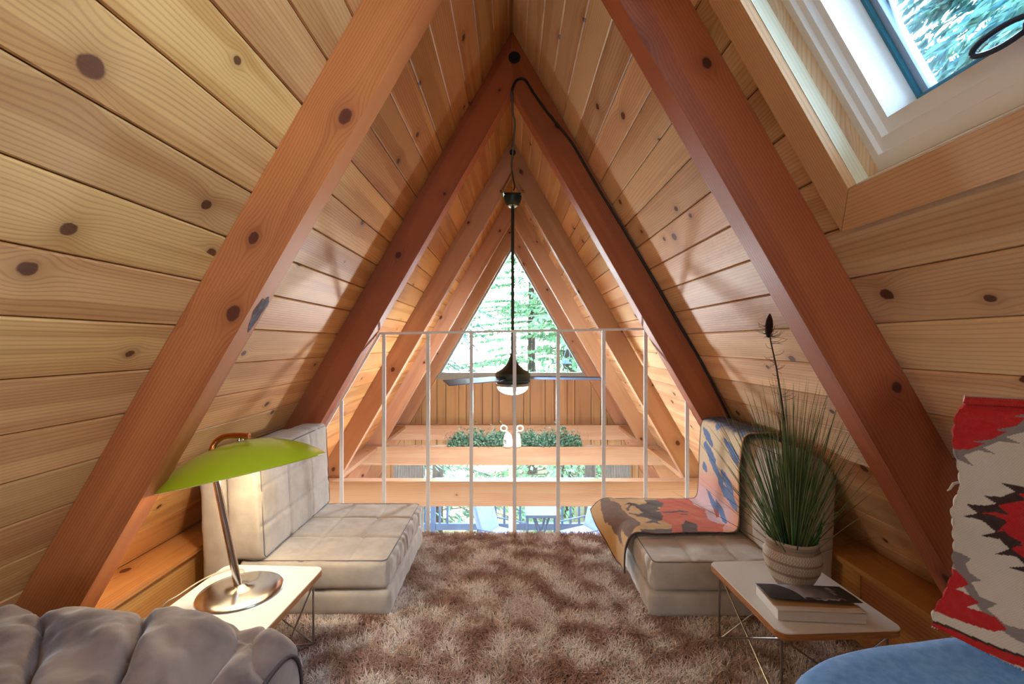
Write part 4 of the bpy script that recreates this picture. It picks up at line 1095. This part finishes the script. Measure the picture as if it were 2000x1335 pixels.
    # pixel-like plane coordinates for the weave pattern
    Yp = ay+ey*ga; PX = (ax+ex*ga)/Yp*900+1000; PY = 670+(1-gz)/Yp*900
    red = np.array(srgb(186, 14, 22)[:3]); wht = np.array(srgb(210, 196, 180)[:3]); gry = np.array(srgb(134, 122, 118)[:3]); blk = np.array(srgb(52, 26, 28)[:3]); stain = np.array(srgb(196, 172, 138)[:3])
    nz = np.array([mnoise.fractal(Vector((a*16, z*16, 5)), .8, 2, 3) for a, z in zip(ga, gz)])
    col = np.tile(wht, (len(ga), 1)); k = np.clip((nz+.08)*1.8, 0, .85)[:, None]*np.clip(1-(PX-1860)/90, 0.15, 1)[:, None]; col = col*(1-k)+stain*k
    def S_(x, y): return (1780+x/2.3227, 760+y/2.3217)
    def fillp(poly, cc): m = inpoly(PX, PY, [S_(*q) for q in poly]); col[m] = cc
    # top grey zigzag then red field above it
    fillp([(150, -20), (150, 300), (215, 312), (280, 340), (235, 292), (300, 270), (385, 293), (320, 258), (395, 232), (490, 242), (425, 212), (520, 190), (700, 160), (700, -20)], gry)
    fillp([(150, -20), (150, 262), (255, 268), (330, 240), (275, 230), (360, 222), (430, 190), (375, 180), (470, 165), (520, 130), (460, 125), (560, 110), (700, 90), (700, -20)], red)
    # dark stepped lozenge with red heart
    fillp([(232, 567), (300, 552), (247, 510), (330, 517), (383, 512), (320, 470), (400, 484), (470, 462), (404, 420), (520, 440), (640, 400), (820, 470), (820, 900), (520, 830), (430, 800), (520, 800), (470, 752), (372, 738), (440, 715), (395, 668), (312, 652), (380, 635), (330, 590), (290, 575)], blk)
    fillp([(300, 548), (370, 560), (430, 590), (400, 620), (378, 636), (440, 655), (500, 690), (450, 715), (520, 770), (820, 800), (820, 480), (480, 470), (520, 500), (470, 506), (385, 518), (440, 560), (370, 545)], red)
    fillp([(378, 520), (440, 562), (370, 548), (300, 548), (420, 630), (370, 636), (520, 712), (470, 700), (430, 690), (390, 660), (470, 690), (420, 632), (300, 560)], blk)
    # lower grey zigzag and red field
    fillp([(150, 720), (200, 725), (225, 735), (270, 760), (245, 780), (262, 820), (320, 858), (270, 862), (310, 925), (385, 955), (340, 975), (420, 1040), (520, 1068), (700, 1110), (700, 1200), (560, 1160), (460, 1100), (400, 1060), (330, 1000), (250, 900), (190, 800), (150, 790)], gry)
    fillp([(80, 790), (195, 805), (245, 850), (258, 872), (205, 888), (260, 915), (310, 950), (250, 966), (330, 990), (380, 1010), (430, 1062), (370, 1068), (250, 1030), (170, 1000), (100, 975), (60, 960)], red)
    fillp([(60, 962), (170, 1000), (250, 1030), (370, 1068), (470, 1110), (700, 1200), (700, 1240), (510, 1172), (420, 1140), (300, 1092), (180, 1040), (60, 1000)], wht)
    fillp([(60, 1000), (180, 1040), (300, 1092), (420, 1140), (510, 1172), (700, 1240), (700, 1252), (510, 1182), (420, 1150), (300, 1102), (180, 1050), (60, 1010)], blk)
    fillp([(60, 1008), (180, 1050), (300, 1102), (420, 1150), (510, 1182), (700, 1252), (700, 1310), (510, 1222), (420, 1186), (300, 1132), (180, 1082), (60, 1036)], red)
    fillp([(60, 1036), (180, 1082), (300, 1132), (420, 1186), (510, 1222), (700, 1310), (700, 1400), (60, 1200)], wht)
    fl = (nz > .62) & (col[:, 0] > .5) & (col[:, 1] < .1); col[fl] = np.array(srgb(206, 70, 60)[:3])
    c4 = np.ones((len(ga), 4), np.float32); c4[:, :3] = col; mb.col = c4
    o = mb.build('woven_rug', 'rug_cloth', smooth=0, solid=.007)
    tag(o, 'red, white and black Navajo-style woven rug hung over the blue chair', 'rug')
    mb = MB(); z = P(1862, 948, .8); mb.tube([P(1872, 942, .8), P(1862, 944, .797), P(1855, 955, .795), P(1850, 958, .795)], [.0022, .0022, .0018, .001], 6); mb.build('loose_yarn', 'yarn_white', o, smooth=0)
    # fringe of pale yarn along the hem
    mb = MB()
    for i in range(70):
        a = -.0+i*.2/70; aa = max(a, ea[0]); z = float(np.interp(aa, ha, hz)); p = Vector((ax+ex*aa, ay+ey*aa, z))-Vector((nn.x, nn.y, 0))*.024
        mb.tube([p+Vector((0, 0, .004)), p+Vector((random.uniform(-.003, .003), 0, -.004)), p+Vector((ex*.003, ey*.003, .002))], .0018, 5)
    mb.build('fringe', 'yarn_white', o, smooth=0)
mottled('yarn_white', srgb(226, 214, 200), srgb(206, 192, 176), 200, .95)
blue_chair()

# ---------------------------------------------------------------- railing
def railing():
    Y = 2.432
    root = thing('railing', 'thin white metal railing across the loft edge', 'railing', (0, Y, -.1))
    a, b = P(741, 651, Y), P(1270, 642, Y)
    mb = MB(); mb.box((a.x, Y-.006, 0), (b.x, Y+.006, .012), (1, 0, 0), M=Matrix.Translation((0, 0, (a.z+b.z)/2-.006)) @ Matrix.Rotation(-math.atan2(b.z-a.z, b.x-a.x), 4, 'Y')); mb.build('top_rail', 'white_paint', root, bevel=.002)
    def side(p, q):
        d = (q-p).normalized(); n_ = Vector((-d.z, 0, d.x))*.006; yv = Vector((0, .006, 0)); mb = MB()
        A = [p-n_-yv, p+n_-yv, p+n_+yv, p-n_+yv]; mb.prism(A, [v+(q-p) for v in A], tuple(d)); mb.build('side_rail', 'white_paint', root, bevel=.002)
    la = Vector((a.x+.003, Y, a.z)); ra = Vector((b.x-.003, Y, b.z))
    lq = P(644, 820, Y); lq = la+(lq-la)*1.75; rq = P(1388, 834, Y); rq = ra+(rq-ra)*1.75
    side(la, lq); side(ra, rq)
    for px in (667, 750, 836, 920.5, 1005, 1090, 1179, 1261, 1342):
        x = (px-1000)/900*Y
        if x < la.x: zt = la.z+(x-la.x)/(lq.x-la.x)*(lq.z-la.z)
        elif x > ra.x: zt = ra.z+(x-ra.x)/(rq.x-ra.x)*(rq.z-ra.z)
        else: zt = a.z+(b.z-a.z)*(x-a.x)/(b.x-a.x)
        mb = MB(); mb.box((x-.0095, Y-.004, -.1), (x+.0095, Y+.004, zt-.004), (0, 0, 1)); mb.build('baluster', 'white_paint', root, bevel=.0015)
railing()

# ---------------------------------------------------------------- ceiling fan
def fan():
    fx, fy = .005, 3.57; hz = .735
    root = thing('ceiling_fan', 'dark ceiling fan with lit glass bowl hanging beyond the railing', 'ceiling fan', (fx, fy, hz))
    C = (fx, fy, 0)
    mb = MB(); mb.lathe([(0, 2.148), (.06, 2.146), (.069, 2.138), (.068, 2.115), (.058, 2.085), (.04, 2.062), (.02, 2.056), (0, 2.056)], C, 40); mb.build('canopy', 'fan_metal', root, smooth=40)
    mb = MB(); mb.lathe([(.035, 2.0625), (.042, 2.061), (.03, 2.055), (.018, 2.054)], C, 40); mb.build('canopy_ring', 'chrome', root, smooth=40)
    mb = MB(); mb.tube([(fx, fy, .90), (fx, fy, 2.07)], .0125, 16); mb.build('downrod', 'fan_metal', root, smooth=40)
    prof = [(0, .925), (.018, .925), (.022, .90), (.032, .865), (.05, .835), (.085, .802), (.118, .782), (.135, .768), (.137, .748), (.128, .735), (.128, .722), (.134, .718), (.134, .700), (.12, .692), (0, .692)]
    mb = MB(); mb.lathe(prof, C, 56); mb.build('motor_housing', 'fan_metal', root, smooth=35)
    mb = MB(); mb.lathe([(.10, .6915), (.128, .6915), (.130, .675), (.122, .669), (.10, .669)], C, 56); mb.build('light_ring', 'fan_ring', root, smooth=35)
    pr = [(.12, .668)]+[(.121*math.cos(t*PI/2/10), .668-.066*math.sin(t*PI/2/10)) for t in range(1, 11)]
    mb = MB(); mb.lathe(pr, C, 48); mb.build('glass_bowl', 'bulb_glass', root, smooth=0)
    add_light('fan_bowl_light', 'POINT', (fx, fy, .55), 78.0, (.92, .96, 1.0), .06)
    for a in (230, 350, 97):
        R = Matrix.Translation((fx, fy, hz)) @ Matrix.Rotation(math.radians(a), 4, 'Z') @ Matrix.Rotation(math.radians(-14), 4, 'X')
        out = [(.11, -.035), (.2, -.05), (.66, -.062), (.70, .045), (.2, .052), (.11, .035)]
        A = [R @ Vector((x, y, .0035)) for x, y in out]; B = [R @ Vector((x, y, -.0035)) for x, y in out]
        mb = MB(); mb.prism(A, B, tuple(R.to_3x3() @ Vector((1, 0, 0)))); mb.build('blade', 'blade_paint', root, bevel=.001)
    # steel A-bracket clasping the rafter apex
    zap = ZR-.148/CO
    for s in (-1, 1):
        mb = MB()
        for yy in (3.522, 3.612):
            top = Vector((s*.0, yy, 2.325)); bot = Vector((s*.086, yy, 2.165)); w = Vector((s*.010, 0, .005))
            A = [top, top+Vector((0, 0, -.03)), bot-Vector((s*.018, 0, 0)), bot]; mb.prism(A, [p+Vector((0, .003 if yy > 3.6 else -.003, 0)) for p in A], (0, 0, 1))
        mb.box((s*.086-.009, 3.519, 2.155), (s*.086+.009, 3.615, 2.170)); mb.build('bracket_arm', 'chrome', root, bevel=.001)
    mb = MB(); mb.box((fx-.095, 3.519, 2.149), (fx+.095, 3.615, 2.1545), (1, 0, 0)); mb.build('bracket_plate', 'chrome', root, bevel=.001)
fan()
# black cord along the second right rafter and across to the fan
cp = [P(1432, 826, 2.303), P(1421, 806, 2.303), P(1403, 771, 2.303), P(1365, 698, 2.303), P(1319, 620, 2.303), P(1260, 518, 2.303), P(1200, 418, 2.303), P(1171, 371, 2.303), P(1140, 318, 2.303), P(1114, 274, 2.303), P(1070, 220, 2.303), P(1040, 178, 2.303), P(1028, 158, 2.303), P(1018, 153, 2.303), P(1008, 157, 2.30), P(1001, 172, 2.29), P(1000, 182, 2.31), Vector((.004, 2.45, 2.22)), Vector((.016, 2.62, 2.245)), Vector((.004, 3.0, 2.24)), Vector((-.003, 3.3, 2.262)), Vector((.01, 3.50, 2.24)), Vector((.02, 3.512, 2.19)), Vector((.008, 3.512, 2.16))]
mb = MB(); sm = []
for i in range(len(cp)-1):
    p0 = cp[max(i-1, 0)]; p1 = cp[i]; p2 = cp[i+1]; p3 = cp[min(i+2, len(cp)-1)]
    for k in range(4): f = k/4; sm.append(.5*((2*p1)+(p2-p0)*f+(2*p0-5*p1+4*p2-p3)*f*f+(3*p1-p0-3*p2+p3)*f**3))
mb.tube(sm, .0058, 8); tag(mb.build('power_cord', 'black_cord', smooth=0), 'black cord running up the second right rafter to the ceiling fan', 'cord')

# ---------------------------------------------------------------- garland and white ornament on the middle tie beam
def garland():
    zt = -.045; rng = random.Random(3)
    root = thing('leafy_garland', 'long artificial leafy garland lying along the middle tie beam', 'garland', (.03, 4.70, zt))
    def leafq(mb, p, L, w, r):
        d = Vector((rng.uniform(-1, 1), rng.uniform(-1, 1), rng.uniform(-.3, 1))).normalized(); s_ = d.orthogonal().normalized(); s_ = Matrix.Rotation(rng.uniform(0, 6.28), 3, d) @ s_
        n_ = d.cross(s_); b = len(mb.v)
        mb.v += [p, p+d*L*.5+s_*w+n_*w*.3, p+d*L, p+d*L*.5-s_*w+n_*w*.3]; mb.face((b, b+1, b+2, b+3), None, r)
    mb = MB()
    for i in range(7500):
        x = rng.uniform(-.64, .70)
        if abs(x-.0) < .07: continue
        e = min(1, min(x+.66, .72-x)/.12); hgt = (.12+.035*mnoise.noise(Vector((x*9, 2, 0)))*1.5)*(.35+.65*e)
        z = zt+.006+abs(rng.gauss(0, .5))*hgt; y = 4.70+rng.gauss(0, .028)
        leafq(mb, Vector((x, y, z)), rng.uniform(.018, .036), rng.uniform(.006, .012), rng.random())
    o = mb.build('leaves', 'garland_leaf', root); o['kind'] = 'stuff'
    mb = MB()
    for i in range(110):
        x = rng.choice([rng.uniform(-.70, .78), rng.uniform(-.70, -.35), rng.uniform(.3, .78)]); p = Vector((x, 4.70+rng.uniform(-.03, .03), zt+.02)); q = p+Vector((rng.uniform(-.07, .07), rng.uniform(-.03, .03), rng.uniform(.03, .17)))
        mb.tube([p, (p+q)/2+Vector((rng.uniform(-.01, .01), 0, 0)), q], .0012, 4)
        for j in range(5): leafq(mb, p+(q-p)*rng.uniform(.4, 1), .014, .005, rng.random())
    o = mb.build('twigs', 'garland_twig', root); o['kind'] = 'stuff'
    root = thing('white_ornament', 'small white bell-shaped ornament with two curled rope loops amid garland', 'ornament', (.0, 4.69, zt))
    for (x, r) in ((-.043, .050), (.050, .046)):
        mb = MB(); mb.lathe([(0, .001), (r, .001), (r*1.02, .02), (r*.95, .07), (r*.75, .115), (r*.5, .135), (r*.25, .142), (0, .143)], (x, 4.668, zt), 28); mb.build('body', 'pod_white', root, smooth=0)
    for s, cx in ((-1, -.083), (1, .082)):
        pts = []
        for i in range(27):
            t = i/26; a = (-.35+t*2.05)*PI; r = .033; pts.append(Vector((cx-s*r*math.cos(a)*.95, 4.66+.01*t, zt+.185+r*math.sin(a)*.85)))
        pts = [Vector((s*.035, 4.67, zt+.125)), Vector((s*.045, 4.66, zt+.15))]+pts
        mb = MB(); mb.tube(pts, .0085, 8); mb.build('loop', 'pod_white', root, smooth=0)
garland()

# ================================================================== OUTSIDE
mb = MB(); mb.box((-4.2, 6.25, LOW-.12), (4.2, 8.35, LOW-.06), (1, 0, 0)); tag(mb.build('deck', 'deck_wood'), 'weathered wooden deck outside the lower glass door', 'deck')
mb = MB(); mb.box((-60, -20, -4.75), (60, 90, -4.6)); o = mb.build('ground', 'ground_cover'); struct(o)
def deck_rail():
    Y = 8.2; root = thing('deck_railing', 'blue-grey deck railing seen through the lower glass door', 'railing', (0, Y, LOW-.06))
    mb = MB(); mb.box((-4, Y-.03, -2.31), (4, Y+.03, -2.20), (1, 0, 0)); mb.build('bottom_rail', 'rail_grey', root)
    mb = MB(); mb.box((-4, Y-.05, -1.47), (4, Y+.05, -1.40), (1, 0, 0)); mb.build('top_rail', 'rail_grey', root)
    for px in (846, 937, 1165): x = (px-1000)/900*Y; mb = MB(); mb.box((x-.04, Y-.045, LOW-.06), (x+.04, Y+.045, -1.40), (0, 0, 1)); mb.build('post', 'rail_grey', root)
    for px in (832, 859, 874, 953, 968, 985, 1016, 1030, 1062, 1098, 1114, 1131, 1148, 1184, 1200, 814, 798):
        x = (px-1000)/900*Y; mb = MB(); mb.box((x-.018, Y-.018, -2.2), (x+.018, Y+.018, -1.47), (0, 0, 1)); mb.build('baluster', 'rail_grey', root)
deck_rail()
def deck_table():
    Y = 7.35; x0, x1 = P(1026, 0, Y).x, P(1089, 0, Y).x; zt = P(0, 996, Y).z
    root = thing('deck_table', 'small slatted outdoor table with crossed legs on the deck', 'table', ((x0+x1)/2, Y, LOW-.06))
    mb = MB(); mb.box((x0, Y-.22, zt-.04), (x1, Y+.22, zt), (1, 0, 0)); mb.build('tabletop', 'rail_grey', root)
    for (a, b) in ((x0+.12, x1-.14), (x1-.14, x0+.12)):
        for yy in (-.16, .16):
            mb = MB(); mb.tube([(a, Y+yy, zt-.04), (b, Y+yy*.9, LOW-.05)], .018, 8); mb.build('leg', 'rail_grey', root)
    for a in (x0+.03, x1-.03):
        for yy in (-.2, .2): mb = MB(); mb.tube([(a, Y+yy, zt-.04), (a, Y+yy, LOW-.05)], .016, 8); mb.build('leg', 'rail_grey', root)
deck_table()
def deck_chair(x, y, rz, lab):
    root = thing('deck_chair', lab, 'deck chair', (x, y, LOW-.06), 'pale cushioned deck chairs', rz)
    mb = softbox((-.25, -.27, .38), (.25, .27, .48), .03, n=14, wr=0); mb.build('seat_cushion', 'deck_cushion', root, local=True, smooth=0)
    R = Matrix.Translation((0, .25, .45)) @ Matrix.Rotation(math.radians(-18), 4, 'X')
    mb = softbox((-.25, -.03, .0), (.25, .05, .60), .03, n=14, wr=0, xf=lambda w: R @ w); mb.build('back_cushion', 'deck_cushion', root, local=True, smooth=0)
    for sx in (-.28, .28):
        mb = MB(); mb.tube([(sx, -.27, .004), (sx, -.27, .60), (sx, .30, .60), (sx, .34, .004)], .016, 8); mb.build('arm_frame', 'rail_grey', root, local=True)
deck_chair(-.13, 7.2, math.radians(60), 'pale deck chair behind the door mullion, left of the small table')
deck_chair(1.08, 7.25, math.radians(-62), 'pale deck chair to the right of the small deck table')
# hanging feeder beyond the gable window
plain('feeder_blue', srgb(50, 86, 112), .6)
root = thing('bird_feeder', 'dark hanging bird feeder outside the right of the triangular window', 'bird feeder', tuple(P(1105, 708, 8)))
fp = P(1105, 708, 8)
mb = MB(); mb.box((fp.x-.09, fp.y-.07, fp.z-.015), (fp.x+.09, fp.y+.07, fp.z+.01)); mb.lathe([(0, .0), (.05, .0), (.05, .05), (0, .06)], (fp.x, fp.y, fp.z+.01), 14); mb.build('tray', 'feeder_blue', root)
mb = MB(); mb.tube([fp+Vector((-.06, 0, 0)), P(1112, 660, 8)], .006, 5); mb.tube([fp+Vector((.07, 0, 0)), P(1112, 660, 8), P(1114, 560, 8)], .006, 5); mb.build('hanger', 'feeder_blue', root)
# trees
def conifer(name, label, loc, H, R0, mat, seed, group, n=6500, droop=.35, leafsz=(.22, .05), base=.12):
    root = thing(name, label, 'tree', loc, group); rng = np.random.RandomState(seed); L = Vector(loc)
    mb = MB(); mb.tube([L+Vector((0, 0, H*t)) for t in (0, .3, .6, 1)], [H*.018, H*.013, H*.008, .01], 10); mb.build('trunk', 'bark', root, smooth=0)
    nb = int(H*11); rows = []
    hb = base+(1-base)*rng.rand(nb)**1.15; az = rng.rand(nb)*2*PI; ln = R0*(1-hb)**.8*(.75+.5*rng.rand(nb))+.15
    per = max(6, n//nb); V = []; F = 0; rn = []
    mbb = MB()
    for i in range(nb):
        d = np.array([math.cos(az[i]), math.sin(az[i]), 0]); p0 = np.array([0, 0, H*hb[i]])
        tip = p0+d*ln[i]+np.array([0, 0, -droop*ln[i]*.8]); 
        mbb.tube([L+Vector(p0), L+Vector(p0+d*ln[i]*.5+np.array([0, 0, -.05*ln[i]])), L+Vector(tip)], [.02, .012, .004], 4, caps=False)
        t = rng.rand(per)**.8; ps = p0+d*ln[i]*t[:, None]+np.stack([np.zeros(per), np.zeros(per), -droop*ln[i]*.8*t**1.8], 1)
        side = np.array([-d[1], d[0], 0]); sg = rng.choice([-1, 1], per); w = (1-t)*.45*ln[i]*rng.rand(per)*.7+.03
        ps = ps+side*(sg*w)[:, None]
        dirs = d*.8+side*sg[:, None]*.7+np.stack([rng.randn(per)*.2, rng.randn(per)*.2, -.45-.5*rng.rand(per)], 1); dirs /= np.linalg.norm(dirs, axis=1)[:, None]
        up = rng.randn(per, 3); sd = np.cross(dirs, up); sd /= np.linalg.norm(sd, axis=1)[:, None]
        l_ = leafsz[0]*(.6+.8*rng.rand(per))[:, None]; w_ = leafsz[1]*(.6+.8*rng.rand(per))[:, None]
        q = np.stack([ps-sd*w_*.3, ps+dirs*l_*.5-sd*w_, ps+dirs*l_, ps+dirs*l_*.5+sd*w_], 1); V.append(q); rn.append(rng.rand(per))
    V = np.concatenate(V); rn = np.concatenate(rn); k = len(V)
    me = bpy.data.meshes.new('foliage'); me.vertices.add(k*4); me.vertices.foreach_set('co', V.reshape(-1, 3).ravel().astype(np.float32))
    me.loops.add(k*4); me.loops.foreach_set('vertex_index', np.arange(k*4)); me.polygons.add(k); me.polygons.foreach_set('loop_start', np.arange(k)*4); me.polygons.foreach_set('loop_total', np.full(k, 4))
    at = me.attributes.new('rnd', 'FLOAT', 'FACE'); at.data.foreach_set('value', rn.astype(np.float32)); me.update(); me.materials.append(M[mat])
    o = link(bpy.data.objects.new('foliage', me)); o.parent = root; o['kind'] = 'stuff'
    mbb.build('branches', 'bark', root)['kind'] = 'stuff'
    return root
def copy_tree(root, loc, label, sc=1.0, rz=0.0):
    r = root.copy(); COL.objects.link(r); r.location = loc; r.scale = (sc, sc, sc); r.rotation_euler = (0, 0, rz); r['label'] = label
    for ch in list(root.children):
        c = ch.copy(); COL.objects.link(c); c.parent = r
    return r
G1 = 'trees beyond the front gable'; G2 = 'trees beside the skylight'
gz = -4.6
c1 = conifer('conifer_tree', 'conifer with drooping branches filling the left of the triangular window', (-2.6, 12.5, gz), 15, 3.6, 'conifer_leaf', 3, G1, 15000, .35, (.20, .028), .05)
c2 = conifer('leafy_tree', 'paler bushy tree behind the right half of the triangular window', (1.8, 15.0, gz), 13, 3.8, 'broad_leaf', 9, G1, 15000, .1, (.16, .05), .05)
copy_tree(c2, (.85, 20, gz), 'pale tree standing far behind the middle of the triangular window', 1.15, 2)
copy_tree(c1, (4.8, 17, gz), 'distant conifer low at the right corner of the triangular window', 1.0, 1)
copy_tree(c1, (-6.5, 18, gz), 'distant conifer low at the left corner of the triangular window', 1.0, 4)
copy_tree(c2, (3.2, 24, gz), 'farthest pale tree between the two right-hand trees', 1.2, 5)
c3 = conifer('conifer_tree', 'blue-green conifer seen through the skylight', (7.6, 5.6, gz), 19, 4.2, 'blue_leaf', 21, G2, 42000, .35, (.26, .04), .05)
copy_tree(c3, (10.5, 9.5, gz), 'conifer farther off, upper left in the skylight', 1.0, 2.2)
copy_tree(c3, (11.5, 3.5, gz), 'conifer farther off, right side of the skylight', 1.05, 4.0)
for i, px in enumerate((852, 1150)):
    Y = 10.5; x = (px-1000)/900*Y; root = thing('tree_trunk', ['slender trunk behind the deck railing, at the left of the door', 'slender trunk behind the deck railing, at the right of the door'][i], 'tree', (x, Y, gz), 'slender trunks by the deck')
    mb = MB(); mb.tube([(x, Y, gz), (x+.05, Y, -1), (x-.05, Y, 3.0)], [.14, .12, .09], 12); mb.build('trunk', 'bark', root, smooth=0)
for k in range(3):
    mb = MB(); z = 1.62+k*.14; mb.tube([(-14, 16, z-.8), (0, 16, z-.0), (14, 16, z+.9)], .014, 5)
    tag(mb.build('utility_wire', 'grey_frame'), ['lowest', 'middle', 'top'][k]+' of three overhead wires crossing the triangular window', 'wire', 'overhead wires')
